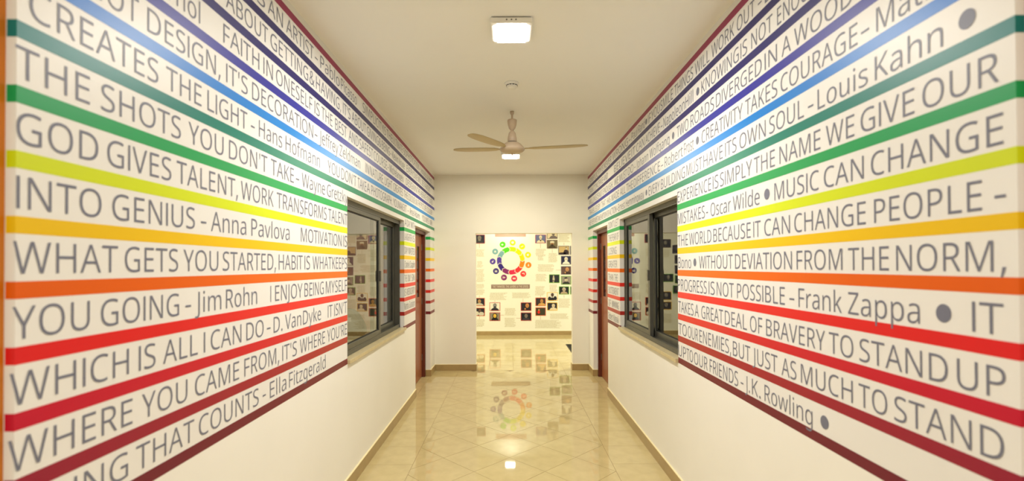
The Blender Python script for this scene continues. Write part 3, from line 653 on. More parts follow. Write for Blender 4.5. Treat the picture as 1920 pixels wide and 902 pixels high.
# ================================================================== WINDOWS
def window(name, side, label):
    fx = LX if side < 0 else RX
    ya, yb = WIN[side]
    root = struct(empty(name, (fx, (ya + yb) / 2, SILL)), label, 'window')
    f0 = fx + side * 0.048
    def X(a, b):
        return sorted((f0 + side * a, f0 + side * b))
    # outer frame
    bm = bmesh.new()
    x0, x1 = X(0, 0.10)
    addbox(bm, x0, x1, ya, ya + 0.035, SILL, HEAD)
    addbox(bm, x0, x1, yb - 0.035, yb, SILL, HEAD)
    addbox(bm, x0, x1, ya, yb, SILL, SILL + 0.028)
    addbox(bm, x0, x1, ya, yb, HEAD - 0.032, HEAD)
    for xx in (0.002, 0.05):                   # raised track lips
        p, q = X(xx, xx + 0.004)
        addbox(bm, p, q, ya + 0.035, yb - 0.035, SILL + 0.028, SILL + 0.040)
        addbox(bm, p, q, ya + 0.035, yb - 0.035, HEAD - 0.044, HEAD - 0.032)
    finish('window_frame', bm, M_ALU, root)
    mid = ya + 0.50 * (yb - ya) + (0.13 if side < 0 else 0.0)
    # front sash and rear sash; on the left wall the near sash runs in the front track, on the right wall the far one
    spans = [((ya + 0.03, mid + 0.03), 0.006), ((mid - 0.03, yb - 0.03), 0.056)] if side < 0 else \
            [((mid - 0.035, yb - 0.03), 0.006), ((ya + 0.03, mid + 0.03), 0.056)]
    for (sa, sb), off in spans:
        bm = bmesh.new()
        x0, x1 = X(off, off + 0.034)
        zb, zt = SILL + 0.031, HEAD - 0.035
        st = 0.055
        addbox(bm, x0, x1, sa, sa + st, zb, zt)
        addbox(bm, x0, x1, sb - st, sb, zb, zt)
        addbox(bm, x0, x1, sa + st, sb - st, zb, zb + 0.052)
        addbox(bm, x0, x1, sa + st, sb - st, zt - 0.045, zt)
        bmesh.ops.bevel(bm, geom=bm.edges[:], offset=0.002, segments=1, affect='EDGES')
        s = finish('sash', bm, M_ALU, root)
        g0, g1 = X(off + 0.0135, off + 0.0185)
        h0, h1 = X(off + 0.010, off + 0.0220)
        bm = bmesh.new()
        addbox(bm, h0, h1, sa + st, sa + st + 0.009, zb + 0.052, zt - 0.045)
        addbox(bm, h0, h1, sb - st - 0.009, sb - st, zb + 0.052, zt - 0.045)
        addbox(bm, h0, h1, sa + st, sb - st, zb + 0.052, zb + 0.061)
        addbox(bm, h0, h1, sa + st, sb - st, zt - 0.054, zt - 0.045)
        finish('gasket', bm, M_GASKET, s)
        box('glass_pane', g0, g1, sa + st + 0.002, sb - st - 0.002, zb + 0.054, zt - 0.047, M_GLASS, s)
    l0, l1 = X(-0.006, 0.006)
    box('latch', l0, l1, mid - 0.012, mid + 0.012, 1.50, 1.60, M_ALU, root, 0.002)
    # stone sill
    s0, s1 = sorted((fx - side * 0.022, f0))
    box('window_sill', s0, s1, ya, yb + 0.012, SILL - 0.03, SILL, M_SILL, root, 0.004)
    return root
window('window_1', -1, 'dark aluminium sliding window in the left striped wall')
window('window_2', 1, 'dark aluminium sliding window in the right striped wall')

# ================================================================== DOORS
def door(name, side, label):
    fx = LX if side < 0 else RX
    ya, yb = DOOR[side]
    rec = 0.072 if side < 0 else 0.064
    root = struct(empty(name, (fx + side * rec, (ya + yb) / 2, 0)), label, 'door')
    bm = bmesh.new()
    x0, x1 = sorted((fx + side * rec, fx + side * (rec + 0.10)))
    for a, b in ((ya, ya + 0.055), (yb - 0.055, yb)):
        addbox(bm, x0, x1, a, b, 0, HEAD)
    addbox(bm, x0, x1, ya + 0.055, yb - 0.055, HEAD - 0.055, HEAD)
    q0, q1 = sorted((fx + side * (rec + 0.048), fx + side * (rec + 0.062)))
    bmesh.ops.bevel(bm, geom=bm.edges[:], offset=0.004, segments=2, affect='EDGES')
    finish('door_frame', bm, M_FRAME, root)
    l0, l1 = sorted((fx + side * (rec + 0.05), fx + side * (rec + 0.088)))
    a, b = ya + 0.058, yb - 0.058
    z1 = HEAD - 0.058
    pv = (6.82, 7.02, 1.20, 1.93)              # vision panel opening
    bm = bmesh.new()
    addbox(bm, l0, l1, a, pv[0], 0.006, z1)
    addbox(bm, l0, l1, pv[1], b, 0.006, z1)
    addbox(bm, l0, l1, pv[0], pv[1], 0.006, pv[2])
    addbox(bm, l0, l1, pv[0], pv[1], pv[3], z1)
    leaf = finish('door_leaf', bm, M_DOOR, root)
    g0, g1 = sorted((fx + side * (rec + 0.056), fx + side * (rec + 0.082)))
    box('vision_panel', g0, g1, pv[0], pv[1], pv[2], pv[3], M_DARKGL, leaf)
    for z in (0.25, 1.08, 1.88):
        h0, h1 = sorted((fx + side * (rec + 0.038), fx + side * (rec + 0.052)))
        box('hinge', h0, h1, yb - 0.062, yb - 0.050, z, z + 0.09, M_STEEL, root)
    # lever handle near the latch side
    bm = bmesh.new()
    hx = fx + side * (rec + 0.05)
    h0, h1 = sorted((hx, hx - side * 0.05))
    addbox(bm, h0, h1, a + 0.055, a + 0.07, 1.03, 1.045)
    h0, h1 = sorted((hx - side * 0.038, hx - side * 0.052))
    addbox(bm, h0, h1, a + 0.055, a + 0.18, 1.028, 1.047)
    finish('handle', bm, M_STEEL, leaf)
    return root
door('door_1', -1, 'brown wooden door with dark vision panel, recessed in the left wall')
door('door_2', 1, 'brown wooden door with dark vision panel, recessed in the right wall')

# ================================================================== CEILING FITTINGS
def lamp(key, label, group=None):
    x, y, zc, watts, col = LAMPS[key]
    root = tag(empty('ceiling_lamp', (x, y, zc)), label, 'lamp', 'square ceiling lamps')
    w, d, t = 0.122, 0.132, 0.036
    bm = bmesh.new()
    addbox(bm, x - w, x + w, y - d, y + d, zc - t, zc - 0.005)
    bmesh.ops.bevel(bm, geom=[e for e in bm.edges], offset=0.004, segments=2, affect='EDGES')
    finish('housing', bm, M_WHITE, root)
    bm = bmesh.new()
    addbox(bm, x - w + 0.01, x + w - 0.01, y - d + 0.01, y + d - 0.01, zc - 0.005, zc)
    finish('shadow_gap_plate', bm, M_SLOT, root)  # dark colour stands in for the shadow line between housing and ceiling
    bm = bmesh.new()
    vs = addbox(bm, x - w + 0.016, x + w - 0.016, y - d + 0.02, y + d - 0.014, zc - t - 0.003, zc - t + 0.002)
    bmesh.ops.bevel(bm, geom=[e for e in bm.edges if abs(e.verts[0].co.z - e.verts[1].co.z) > 0.003], offset=0.02, segments=5, affect='EDGES')
    finish('diffuser', bm, emit('lamp_diffuser_' + key, col, 14.0), root)
    for k in (-0.028, 0.0, 0.026):
        bm = bmesh.new()
        bmesh.ops.create_cone(bm, cap_ends=True, segments=12, radius1=0.0045, radius2=0.0045, depth=0.004,
                              matrix=Matrix.Translation((x + k, y - d, zc - t * 0.55)) @ Matrix.Rotation(math.pi / 2, 4, 'X'))
        finish('screw', bm, M_STEEL, root)
    L = bpy.data.lights.new('lamp_light', 'AREA')
    L.shape = 'RECTANGLE'
    L.size, L.size_y = w * 2 - 0.04, d * 2 - 0.04
    L.energy = watts
    L.color = col
    L.spread = math.pi
    lo = bpy.data.objects.new('lamp_light', L)
    C.objects.link(lo)
    lo.location = (x, y, zc - t - 0.006)
    return root
lamp('near', 'bright square ceiling lamp nearest the camera')
lamp('far', 'lit square ceiling lamp half hidden behind the fan motor')
lamp('beyond', 'square ceiling lamp of the hall, seen only as a glint in the floor')
lamp('behind', 'square ceiling lamp over the mouth of the corridor, out of view')
lamp('side room fill', 'square fill lamp added out of view to light the dim room behind the left window')
lamp('hall fill left', 'square fill lamp added out of view in the left half of the hall')
lamp('hall fill right', 'square fill lamp added out of view in the right half of the hall')

# smoke detector
sx, sy = 0.018, 3.80
root = tag(empty('smoke_detector', (sx, sy, CEIL)), 'small round white smoke detector between the near lamp and the fan', 'smoke detector')
bm = bmesh.new(); lathe(bm, [(0.055, CEIL), (0.055, CEIL - 0.012), (0.050, CEIL - 0.016)], sx, sy); finish('base', bm, M_WHITE, root, True)
bm = bmesh.new(); lathe(bm, [(0.044, CEIL - 0.016), (0.044, CEIL - 0.026), (0.041, CEIL - 0.030)], sx, sy); finish('dome', bm, M_WHITE, root, True)
bm = bmesh.new()
for k in range(12):
    a0, a1 = 2 * math.pi * (k + 0.12) / 12, 2 * math.pi * (k + 0.88) / 12
    q = [(r * math.cos(t), r * math.sin(t)) for r, t in ((0.0455, a0), (0.0455, (a0 + a1) / 2), (0.0455, a1), (0.040, a1), (0.040, a0))]
    poly_prism(bm, q, CEIL - 0.026, CEIL - 0.0205, lambda u, v, d: (sx + u, sy + v, d))
finish('air_slots', bm, M_SLOT, root)
bm = bmesh.new(); lathe(bm, [(0.037, CEIL - 0.030), (0.034, CEIL - 0.040), (0.020, CEIL - 0.044), (0.001, CEIL - 0.045)], sx, sy); finish('cap', bm, M_WHITE, root, True)

# ceiling fan
fxx, fy = 0.022, 4.50
fan = tag(empty('ceiling_fan', (fxx, fy, CEIL)), 'ivory three-bladed ceiling fan on a short down rod', 'fan')
bm = bmesh.new(); lathe(bm, [(0.020, CEIL), (0.018, CEIL - 0.02), (0.009, CEIL - 0.035), (0.009, CEIL - 0.40), (0.009, CEIL - 0.41)], fxx, fy, 20); finish('down_rod', bm, M_FAN, fan, True)
bm = bmesh.new(); lathe(bm, [(0.012, CEIL - 0.078), (0.043, CEIL - 0.080), (0.045, CEIL - 0.088), (0.040, CEIL - 0.130), (0.030, CEIL - 0.160), (0.013, CEIL - 0.178), (0.012, CEIL - 0.182)], fxx, fy, 32); finish('canopy', bm, M_FAN, fan, True)
bm = bmesh.new(); lathe(bm, [(0.012, CEIL - 0.180), (0.018, CEIL - 0.186), (0.033, CEIL - 0.205), (0.041, CEIL - 0.245), (0.044, CEIL - 0.283), (0.040, CEIL - 0.286)], fxx, fy, 32); finish('lower_canopy', bm, M_FAN, fan, True)
bm = bmesh.new(); lathe(bm, [(0.034, CEIL - 0.283), (0.043, CEIL - 0.287), (0.043, CEIL - 0.294)], fxx, fy, 32); finish('collar', bm, M_SLOT, fan, True)
ZM = CEIL - 0.29
bm = bmesh.new()
lathe(bm, [(0.040, ZM), (0.062, ZM - 0.006), (0.085, ZM - 0.022), (0.108, ZM - 0.048), (0.117, ZM - 0.062), (0.117, ZM - 0.070),
           (0.104, ZM - 0.084), (0.078, ZM - 0.095), (0.045, ZM - 0.101), (0.002, ZM - 0.103)], fxx, fy, 48)
finish('motor_housing', bm, M_FAN, fan, True)
for deg, rr in ((6, 0.70), (187, 0.56), (127, 0.60)):
    a = math.radians(deg)
    ca, sa = math.cos(a), -math.sin(a)        # positive degrees swing towards the camera
    zb = CEIL - 0.352
    prof = [(0.10, 0.016), (0.15, 0.018), (0.20, 0.046), (0.30, 0.058), (0.45, 0.062), (0.58, 0.060), (0.66, 0.046), (0.69, 0.028), (0.70, 0.004)]
    bm = bmesh.new()
    rows = []
    for r, w in prof:
        r *= rr / 0.70
        row = []
        for s in (-1, -0.5, 0, 0.5, 1):
            u, v = r, s * w
            z = zb + 0.012 * (r / 0.7) ** 2 + s * w * 0.04 - 0.004 * (1 - s * s)
            row.append((fxx + u * ca - v * sa, fy + u * sa + v * ca, z))
        rows.append(row)
    for dz in (0.0, 0.003):
        R_ = [[bm.verts.new((p[0], p[1], p[2] + dz)) for p in row] for row in rows]
        for ra, rb in zip(R_, R_[1:]):
            for i in range(4):
                bm.faces.new((ra[i], ra[i + 1], rb[i + 1], rb[i]))
    o = finish('blade', bm, M_BLADE, fan, True)

# ================================================================== THE HALL: door mat, wheel, sign, portraits
mt = tag(empty('door_mat', (1.7, 9.65, 0)), 'charcoal rectangular door mat on the hall floor, right of the opening', 'mat')
box('pile', 1.17, 2.2, 9.12, 10.08, 0.0, 0.010, M_MAT, mt, 0.003)
bm = bmesh.new()
for a in ((1.15, 1.17, 9.10, 10.10), (2.2, 2.22, 9.10, 10.10), (1.17, 2.2, 9.10, 9.12), (1.17, 2.2, 10.08, 10.10)):
    addbox(bm, *a, 0.0, 0.007)
finish('rubber_edge', bm, mat('black_rubber', (38, 37, 36), 0.7), mt)

K = BACK_Y / 905.0
def fx_(px, py):      # measured layout of the wall print -> metres on the far wall
    X, Y = px - 960, py - 451
    X, Y = X - 0.0041 * Y, Y + 0.0041 * X
    return (X + 3.3) * K, EYE + (499.1 - 451 - Y) * K

def wallpoly(bm, pts, d0, d1):
    poly_prism(bm, pts, d0, d1, lambda u, v, d: (u, BACK_Y - d, v))

def ell(cx, cz, rx, rz, n=20, a0=0, a1=360):
    return [(cx + rx * math.cos(math.radians(a0 + (a1 - a0) * i / (n if a1 - a0 == 360 else n - 1))),
             cz + rz * math.sin(math.radians(a0 + (a1 - a0) * i / (n if a1 - a0 == 360 else n - 1)))) for i in range(n)]

def flat(name, rgb, rough=0.45):
    return mat(name, rgb, rough, 0.4, vary=0.02, scale=12)

# ---- wheel of eleven arrows with eleven round badges
HUES = [('lime', (200, 236, 10)), ('yellow', (248, 232, 0)), ('golden', (250, 226, 0)), ('orange', (248, 138, 30)),
        ('red', (240, 52, 58)), ('crimson', (226, 44, 84)), ('purple', (136, 40, 112)), ('navy', (50, 32, 128)),
        ('violet', (88, 66, 168)), ('pale teal', (128, 178, 184)), ('green', (88, 208, 30))]
wcx, wcz = fx_(957.8, 488.8)
wheel = tag(empty('colour_wheel', (wcx, BACK_Y - 0.01, wcz)), 'rainbow wheel of curved arrows ringed by round icon badges, printed on far wall', 'wall graphic')
M_ICON = flat('icon_white', (250, 244, 222))
RO, RI, RM = 26.0 * K, 17.6 * K, 21.8 * K
for i, (nm, rgb) in enumerate(HUES):
    m = flat('print_' + nm.replace(' ', '_'), rgb)
    am = math.radians(84 - i * 360 / 11)               # clockwise from the top
    ha = math.radians(360 / 22 - 1.6)
    tip = math.radians(7)
    pts = []
    for k in range(7):
        pts.append((am + ha - 2 * ha * k / 6, RO))
    pts.append((am - ha - tip, RM))
    for k in range(7):
        pts.append((am - ha + 2 * ha * k / 6, RI))
    pts.append((am + ha - tip, RM))
    bm = bmesh.new()
    wallpoly(bm, [(wcx + r * math.cos(t), wcz + r * math.sin(t)) for t, r in pts], 0.0004, 0.003)
    finish('arrow_segment', bm, m, wheel)['label'] = nm + ' arrow'
    rb = 34.0 * K
    bx, bz = wcx + rb * math.cos(am), wcz + rb * math.sin(am)
    bm = bmesh.new(); wallpoly(bm, ell(bx, bz, 5.5 * K, 5.5 * K, 28), 0.0004, 0.003)
    badge = finish('badge', bm, m, wheel)
    badge['label'] = nm + ' round badge'
    bm = bmesh.new()
    q = K * 0.74
    if i == 0:      # speech bubble
        wallpoly(bm, ell(bx, bz + 0.3 * q, 3.6 * q, 3.2 * q), 0.003, 0.0038)
    elif i == 1:    # wave
        for dx, dz in ((-2, -0.8), (0, 0), (2, 1.2)): wallpoly(bm, ell(bx + dx * q, bz + dz * q, 1.5 * q, 1.0 * q, 12), 0.003, 0.0038)
    elif i == 2:
        wallpoly(bm, ell(bx, bz, 3.0 * q, 3.0 * q, 16, 40, 300), 0.003, 0.0038)
    elif i == 3:    # figure
        wallpoly(bm, ell(bx, bz + 1.8 * q, 1.2 * q, 1.3 * q, 12), 0.003, 0.0038)
        wallpoly(bm, [(bx - 2.4 * q, bz - 3 * q), (bx + 2.4 * q, bz - 3 * q), (bx + 0.7 * q, bz + 0.6 * q), (bx - 0.7 * q, bz + 0.6 * q)], 0.003, 0.0038)
    elif i == 4:    # flag
        wallpoly(bm, [(bx + 1.8 * q, bz - 3 * q), (bx + 3.0 * q, bz - 3 * q), (bx + 3.0 * q, bz + 2.6 * q), (bx + 1.8 * q, bz + 2.6 * q)], 0.003, 0.0038)
        wallpoly(bm, [(bx - 3 * q, bz - 0.2 * q), (bx + 1.8 * q, bz + 1.0 * q), (bx + 1.8 * q, bz + 2.6 * q), (bx - 2.6 * q, bz + 2.2 * q)], 0.003, 0.0038)
    elif i == 5:    # row of people
        for dx in (-2.6, 0, 2.6): wallpoly(bm, ell(bx + dx * q, bz, 1.1 * q, 2.2 * q, 12), 0.003, 0.0038)
    elif i == 6:    # play marks
        wallpoly(bm, [(bx - 3 * q, bz - 2.4 * q), (bx - 1.2 * q, bz - 2.4 * q), (bx - 1.2 * q, bz + 2.4 * q), (bx - 3 * q, bz + 2.4 * q)], 0.003, 0.0038)
        wallpoly(bm, [(bx + 0.2 * q, bz - 2.6 * q), (bx + 3.4 * q, bz), (bx + 0.2 * q, bz + 2.6 * q)], 0.003, 0.0038)
    elif i == 7:    # two people
        for dx in (-1.7, 1.7):
            wallpoly(bm, ell(bx + dx * q, bz + 1.6 * q, 1.1 * q, 1.1 * q, 12), 0.003, 0.0038)
            wallpoly(bm, ell(bx + dx * q, bz - 1.4 * q, 1.5 * q, 1.7 * q, 12), 0.003, 0.0038)
    elif i == 8:    # note
        wallpoly(bm, ell(bx - 0.8 * q, bz - 1.2 * q, 2.0 * q, 1.6 * q, 14), 0.003, 0.0038)
        wallpoly(bm, [(bx + 0.6 * q, bz - 1.2 * q), (bx + 1.8 * q, bz - 1.2 * q), (bx + 1.8 * q, bz + 3.2 * q), (bx + 0.6 * q, bz + 3.2 * q)], 0.003, 0.0038)
    elif i == 9:    # bell
        wallpoly(bm, [(bx - 3 * q, bz - 2.2 * q), (bx + 3 * q, bz - 2.2 * q), (bx + 1.2 * q, bz + 2.4 * q), (bx - 1.2 * q, bz + 2.4 * q)], 0.003, 0.0038)
    else:           # bean
        wallpoly(bm, ell(bx - 0.8 * q, bz - 0.3 * q, 2.8 * q, 2.0 * q, 16), 0.003, 0.0038)
    finish('icon', bm, M_ICON, badge)

# ---- two banners
def rect(bm, x0, z0, x1, z1, d0, d1):
    wallpoly(bm, [(x0, z0), (x1, z0), (x1, z1), (x0, z1)], d0, d1)
M_BAN = flat('mauve_grey_banner', (150, 124, 112))
(xa, za), (xb, zb) = fx_(921, 541.4), fx_(993.3, 533.3)
bm = bmesh.new(); rect(bm, xa, za, xb, zb, 0, 0.003)
ban = tag(finish('title_banner', bm, M_BAN), 'narrow grey-brown title banner with white capitals below the colour wheel', 'banner')
words = "THE THINKERS THE SAYERS & THE DOERS".split()
tot = sum(len(w) for w in words) + (len(words) - 1) * 0.6
V, F = [], []
u = xa + 0.03
k = (xb - xa - 0.06) / tot
for w in words:
    word(w, u, u + k * len(w) * 0.94, za + 0.024, (zb - za) - 0.048, lambda a, b: (a, BACK_Y - 0.0036, b), V, F)
    u += k * (len(w) + 0.6)
text_mesh('lettering', V, F, flat('banner_white', (250, 240, 215)), ban)
(xa, za), (xb, zb) = fx_(928.2, 443.9), fx_(986, 434)
bm = bmesh.new(); rect(bm, xa, za, xb, zb, 0, 0.003)
tag(finish('header_banner', bm, flat('pink_grey_banner', (196, 160, 142))), 'plain pinkish grey banner at the top above the colour wheel, cut off by the opening', 'banner')

# ---- small print: blocks of text lines and leader lines
rnd = random.Random(7)
M_PRINT = flat('pale_small_print', (208, 197, 164))
BLOCKS = [(893, 468, 909, 481), (894, 490, 906, 501), (893, 505, 909, 528), (1004, 467, 1024, 480), (1008, 480, 1020, 488),
          (1028, 475, 1046, 492), (1047, 437, 1070, 454), (1008, 496, 1040, 510), (1004, 514, 1026, 528), (893, 533, 909, 541),
          (893, 543, 909, 553), (918, 549, 952, 562), (960, 549, 996, 559), (1003, 537, 1023, 553), (1030, 534, 1046, 547),
          (946, 578, 968, 592), (946, 596, 968, 613), (893, 599, 909, 612), (1003, 600, 1053, 615), (1031, 588, 1070, 597),
          (1047, 560, 1070, 577), (870, 470, 888, 484), (846, 540, 866, 556), (868, 590, 888, 606), (1075, 490, 1098, 520), (1075, 560, 1098, 590)]
for bx0, by0, bx1, by1 in BLOCKS:
    bm = bmesh.new()
    y = by0
    while y < by1:
        x = bx0 + rnd.uniform(0, 1.5)
        lim = bx1 - rnd.uniform(0, (bx1 - bx0) * 0.25)
        while x < lim:
            wl = min(rnd.uniform(1.2, 4.2), lim - x)
            if wl > 0.5:
                (a, b), (c, d) = fx_(x, y + 0.85), fx_(x + wl, y)
                v = [bm.verts.new(p) for p in ((a, BACK_Y - 0.0012, b), (c, BACK_Y - 0.0012, b), (c, BACK_Y - 0.0012, d), (a, BACK_Y - 0.0012, d))]
                bm.faces.new(v)
            x += wl + 0.5
        y += 1.75
    finish('small_print', bm, M_PRINT, wall_back)
bm = bmesh.new()
for x, y0, y1 in ((899, 457, 465), (1013.5, 457, 465), (1035.5, 467, 474), (1057.5, 455, 460), (899, 554, 558), (928, 563, 567),
                  (980.6, 560, 567), (1013.5, 553, 558), (1057.5, 553, 558), (899, 593, 598), (1013.5, 592, 599)):
    (a, b), (c, d) = fx_(x - 0.25, y1), fx_(x + 0.25, y0)
    rect(bm, a, b, c, d, 0.0, 0.0012)
for x0, x1, y in ((938, 945, 591), (968, 976, 596.6), (1042, 1052, 506.5)):
    (a, b), (c, d) = fx_(x0, y + 0.3), fx_(x1, y - 0.3)
    rect(bm, a, b, c, d, 0.0, 0.0012)
finish('leader_line', bm, flat('leader_line_pink', (196, 150, 120)), wall_back)

# ---- portraits: border board > photograph, with figure shapes
FRAMES = {'red': (196, 40, 34), 'orange': (222, 84, 24), 'yellow': (240, 190, 20), 'green': (96, 170, 30), 'plum': (176, 48, 74),
          'slate': (96, 84, 104), 'brown': (110, 78, 70)}
GREY, SKIN, DARKSKIN, PALE, BLACK, WHITE_ = (138, 130, 118), (214, 166, 110), (112, 78, 56), (232, 216, 184), (24, 24, 34), (240, 236, 220)
P = [  # x0, y0, x1, y1, frame, background, skin, hair, clothes, kind, label
    (889, 440, 909, 456.6, 'plum', (44, 44, 62), GREY, GREY, (60, 58, 62), 'beard', 'grey bearded face on dark ground, topmost picture at the left edge of the opening'),
    (1003.6, 440, 1023.6, 456, 'plum', (110, 116, 156), PALE, PALE, PALE, 'bust', 'pale marble bust on a blue ground in a pink-red border'),
    (1025.5, 431.5, 1045.2, 447.7, 'brown', PALE, (120, 108, 104), (90, 80, 80), (120, 108, 110), 'side', 'pale sketch-like picture in a brown border, top row right of the marble bust'),
    (1025.5, 450, 1045.2, 466, 'brown', (120, 108, 80), (168, 118, 64), WHITE_, (70, 58, 40), 'turban', 'bearded man in a white turban in a brown border'),
    (1047, 461, 1067.4, 477.7, 'slate', (206, 176, 120), PALE, BLACK, (46, 28, 34), 'seated', 'dark-clad seated figure against a tan ground, top of the right-hand column'),
    (1069, 461, 1089, 477.7, 'slate', (70, 66, 78), GREY, BLACK, BLACK, 'plain', 'dark picture at the right edge of the opening beside the seated figure'),
    (1052, 480, 1070.7, 496, 'slate', (32, 34, 76), PALE, WHITE_, WHITE_, 'beard', 'white-bearded old man on a navy ground'),
    (1052, 499.3, 1070.7, 514.8, 'slate', (98, 70, 66), (206, 150, 98), (206, 150, 98), (60, 40, 40), 'side', 'bald man leaning on his hand on a brown ground, below the white-bearded man'),
    (1029.7, 514.6, 1049, 530.5, 'green', (26, 30, 44), (206, 196, 166), (206, 196, 166), (180, 170, 146), 'statue', 'pale upright figure on black in a green border, left of the moustached man'),
    (1052, 517.6, 1070.7, 533.5, 'green', (150, 140, 132), PALE, BLACK, (40, 36, 40), 'moustache', 'man with dark hair and moustache in a green border'),
    (1048, 537, 1066.8, 552, 'green', (18, 22, 34), (196, 176, 150), (210, 200, 180), (180, 160, 130), 'plain', 'lowest green-bordered picture, pale-haired figure on black'),
    (1069, 537, 1089, 552, 'green', (30, 36, 50), GREY, GREY, BLACK, 'plain', 'green-bordered picture mostly hidden by the right side of the opening'),
    (1025.5, 548, 1045.7, 564, 'yellow', WHITE_, (88, 62, 52), BLACK, (30, 30, 42), 'boxer', 'man with raised dark gloves on white in a yellow border'),
    (1025.8, 567, 1045, 582, 'yellow', (30, 32, 50), PALE, (120, 116, 104), PALE, 'side', 'face in a pale hat, yellow border, below the gloved man'),
    (1004, 558, 1023.2, 573.6, 'orange', (52, 42, 48), (206, 146, 80), (90, 60, 50), (216, 170, 96), 'side', 'brown picture of a man lit from below in an orange border'),
    (1004, 576.3, 1023.2, 591.8, 'orange', (56, 54, 36), (228, 40, 26), (228, 40, 26), (80, 70, 50), 'fruit', 'dark picture with a red round shape in an orange border'),
    (976.5, 567, 996.2, 582.7, 'red', (34, 32, 44), (208, 140, 78), (208, 140, 78), BLACK, 'side', 'smiling man in dark suit, red border, upper picture right of centre'),
    (976.5, 585.8, 996.2, 601.3, 'red', (16, 18, 34), (140, 124, 112), (60, 54, 56), (56, 52, 62), 'plain', 'dim man in dark clothes, red border, lower picture right of centre'),
    (918, 567, 937.9, 582.7, 'red', WHITE_, (150, 146, 144), (60, 60, 70), (34, 34, 46), 'beard', 'grey bearded face on white in a red border, upper of the pair left of centre'),
    (918, 585.7, 937.9, 601.5, 'red', (142, 132, 114), (244, 196, 70), BLACK, BLACK, 'hood', 'woman in a black head covering on a grey ground in a red border'),
    (889, 558.6, 909, 573.8, 'orange', (28, 30, 48), (196, 150, 96), (60, 44, 36), (200, 190, 170), 'plain', 'dark-suited man on navy, orange border, upper picture at the left edge'),
    (889, 577, 909, 592.4, 'orange', (34, 32, 44), (116, 84, 70), BLACK, (214, 206, 188), 'crowd', 'two people in white, orange border, lower picture at the left edge'),
]
side_cols = [(868, 450, 888, 466, 'brown'), (845, 461, 865, 477, 'slate'), (822, 461, 842, 477, 'slate'), (842, 480, 861, 496, 'slate'),
             (842, 499, 861, 515, 'slate'), (842, 518, 861, 533, 'green'), (864, 515, 883, 530, 'green'), (846, 537, 865, 552, 'green'),
             (868, 548, 888, 564, 'yellow'), (868, 567, 888, 582, 'yellow')]

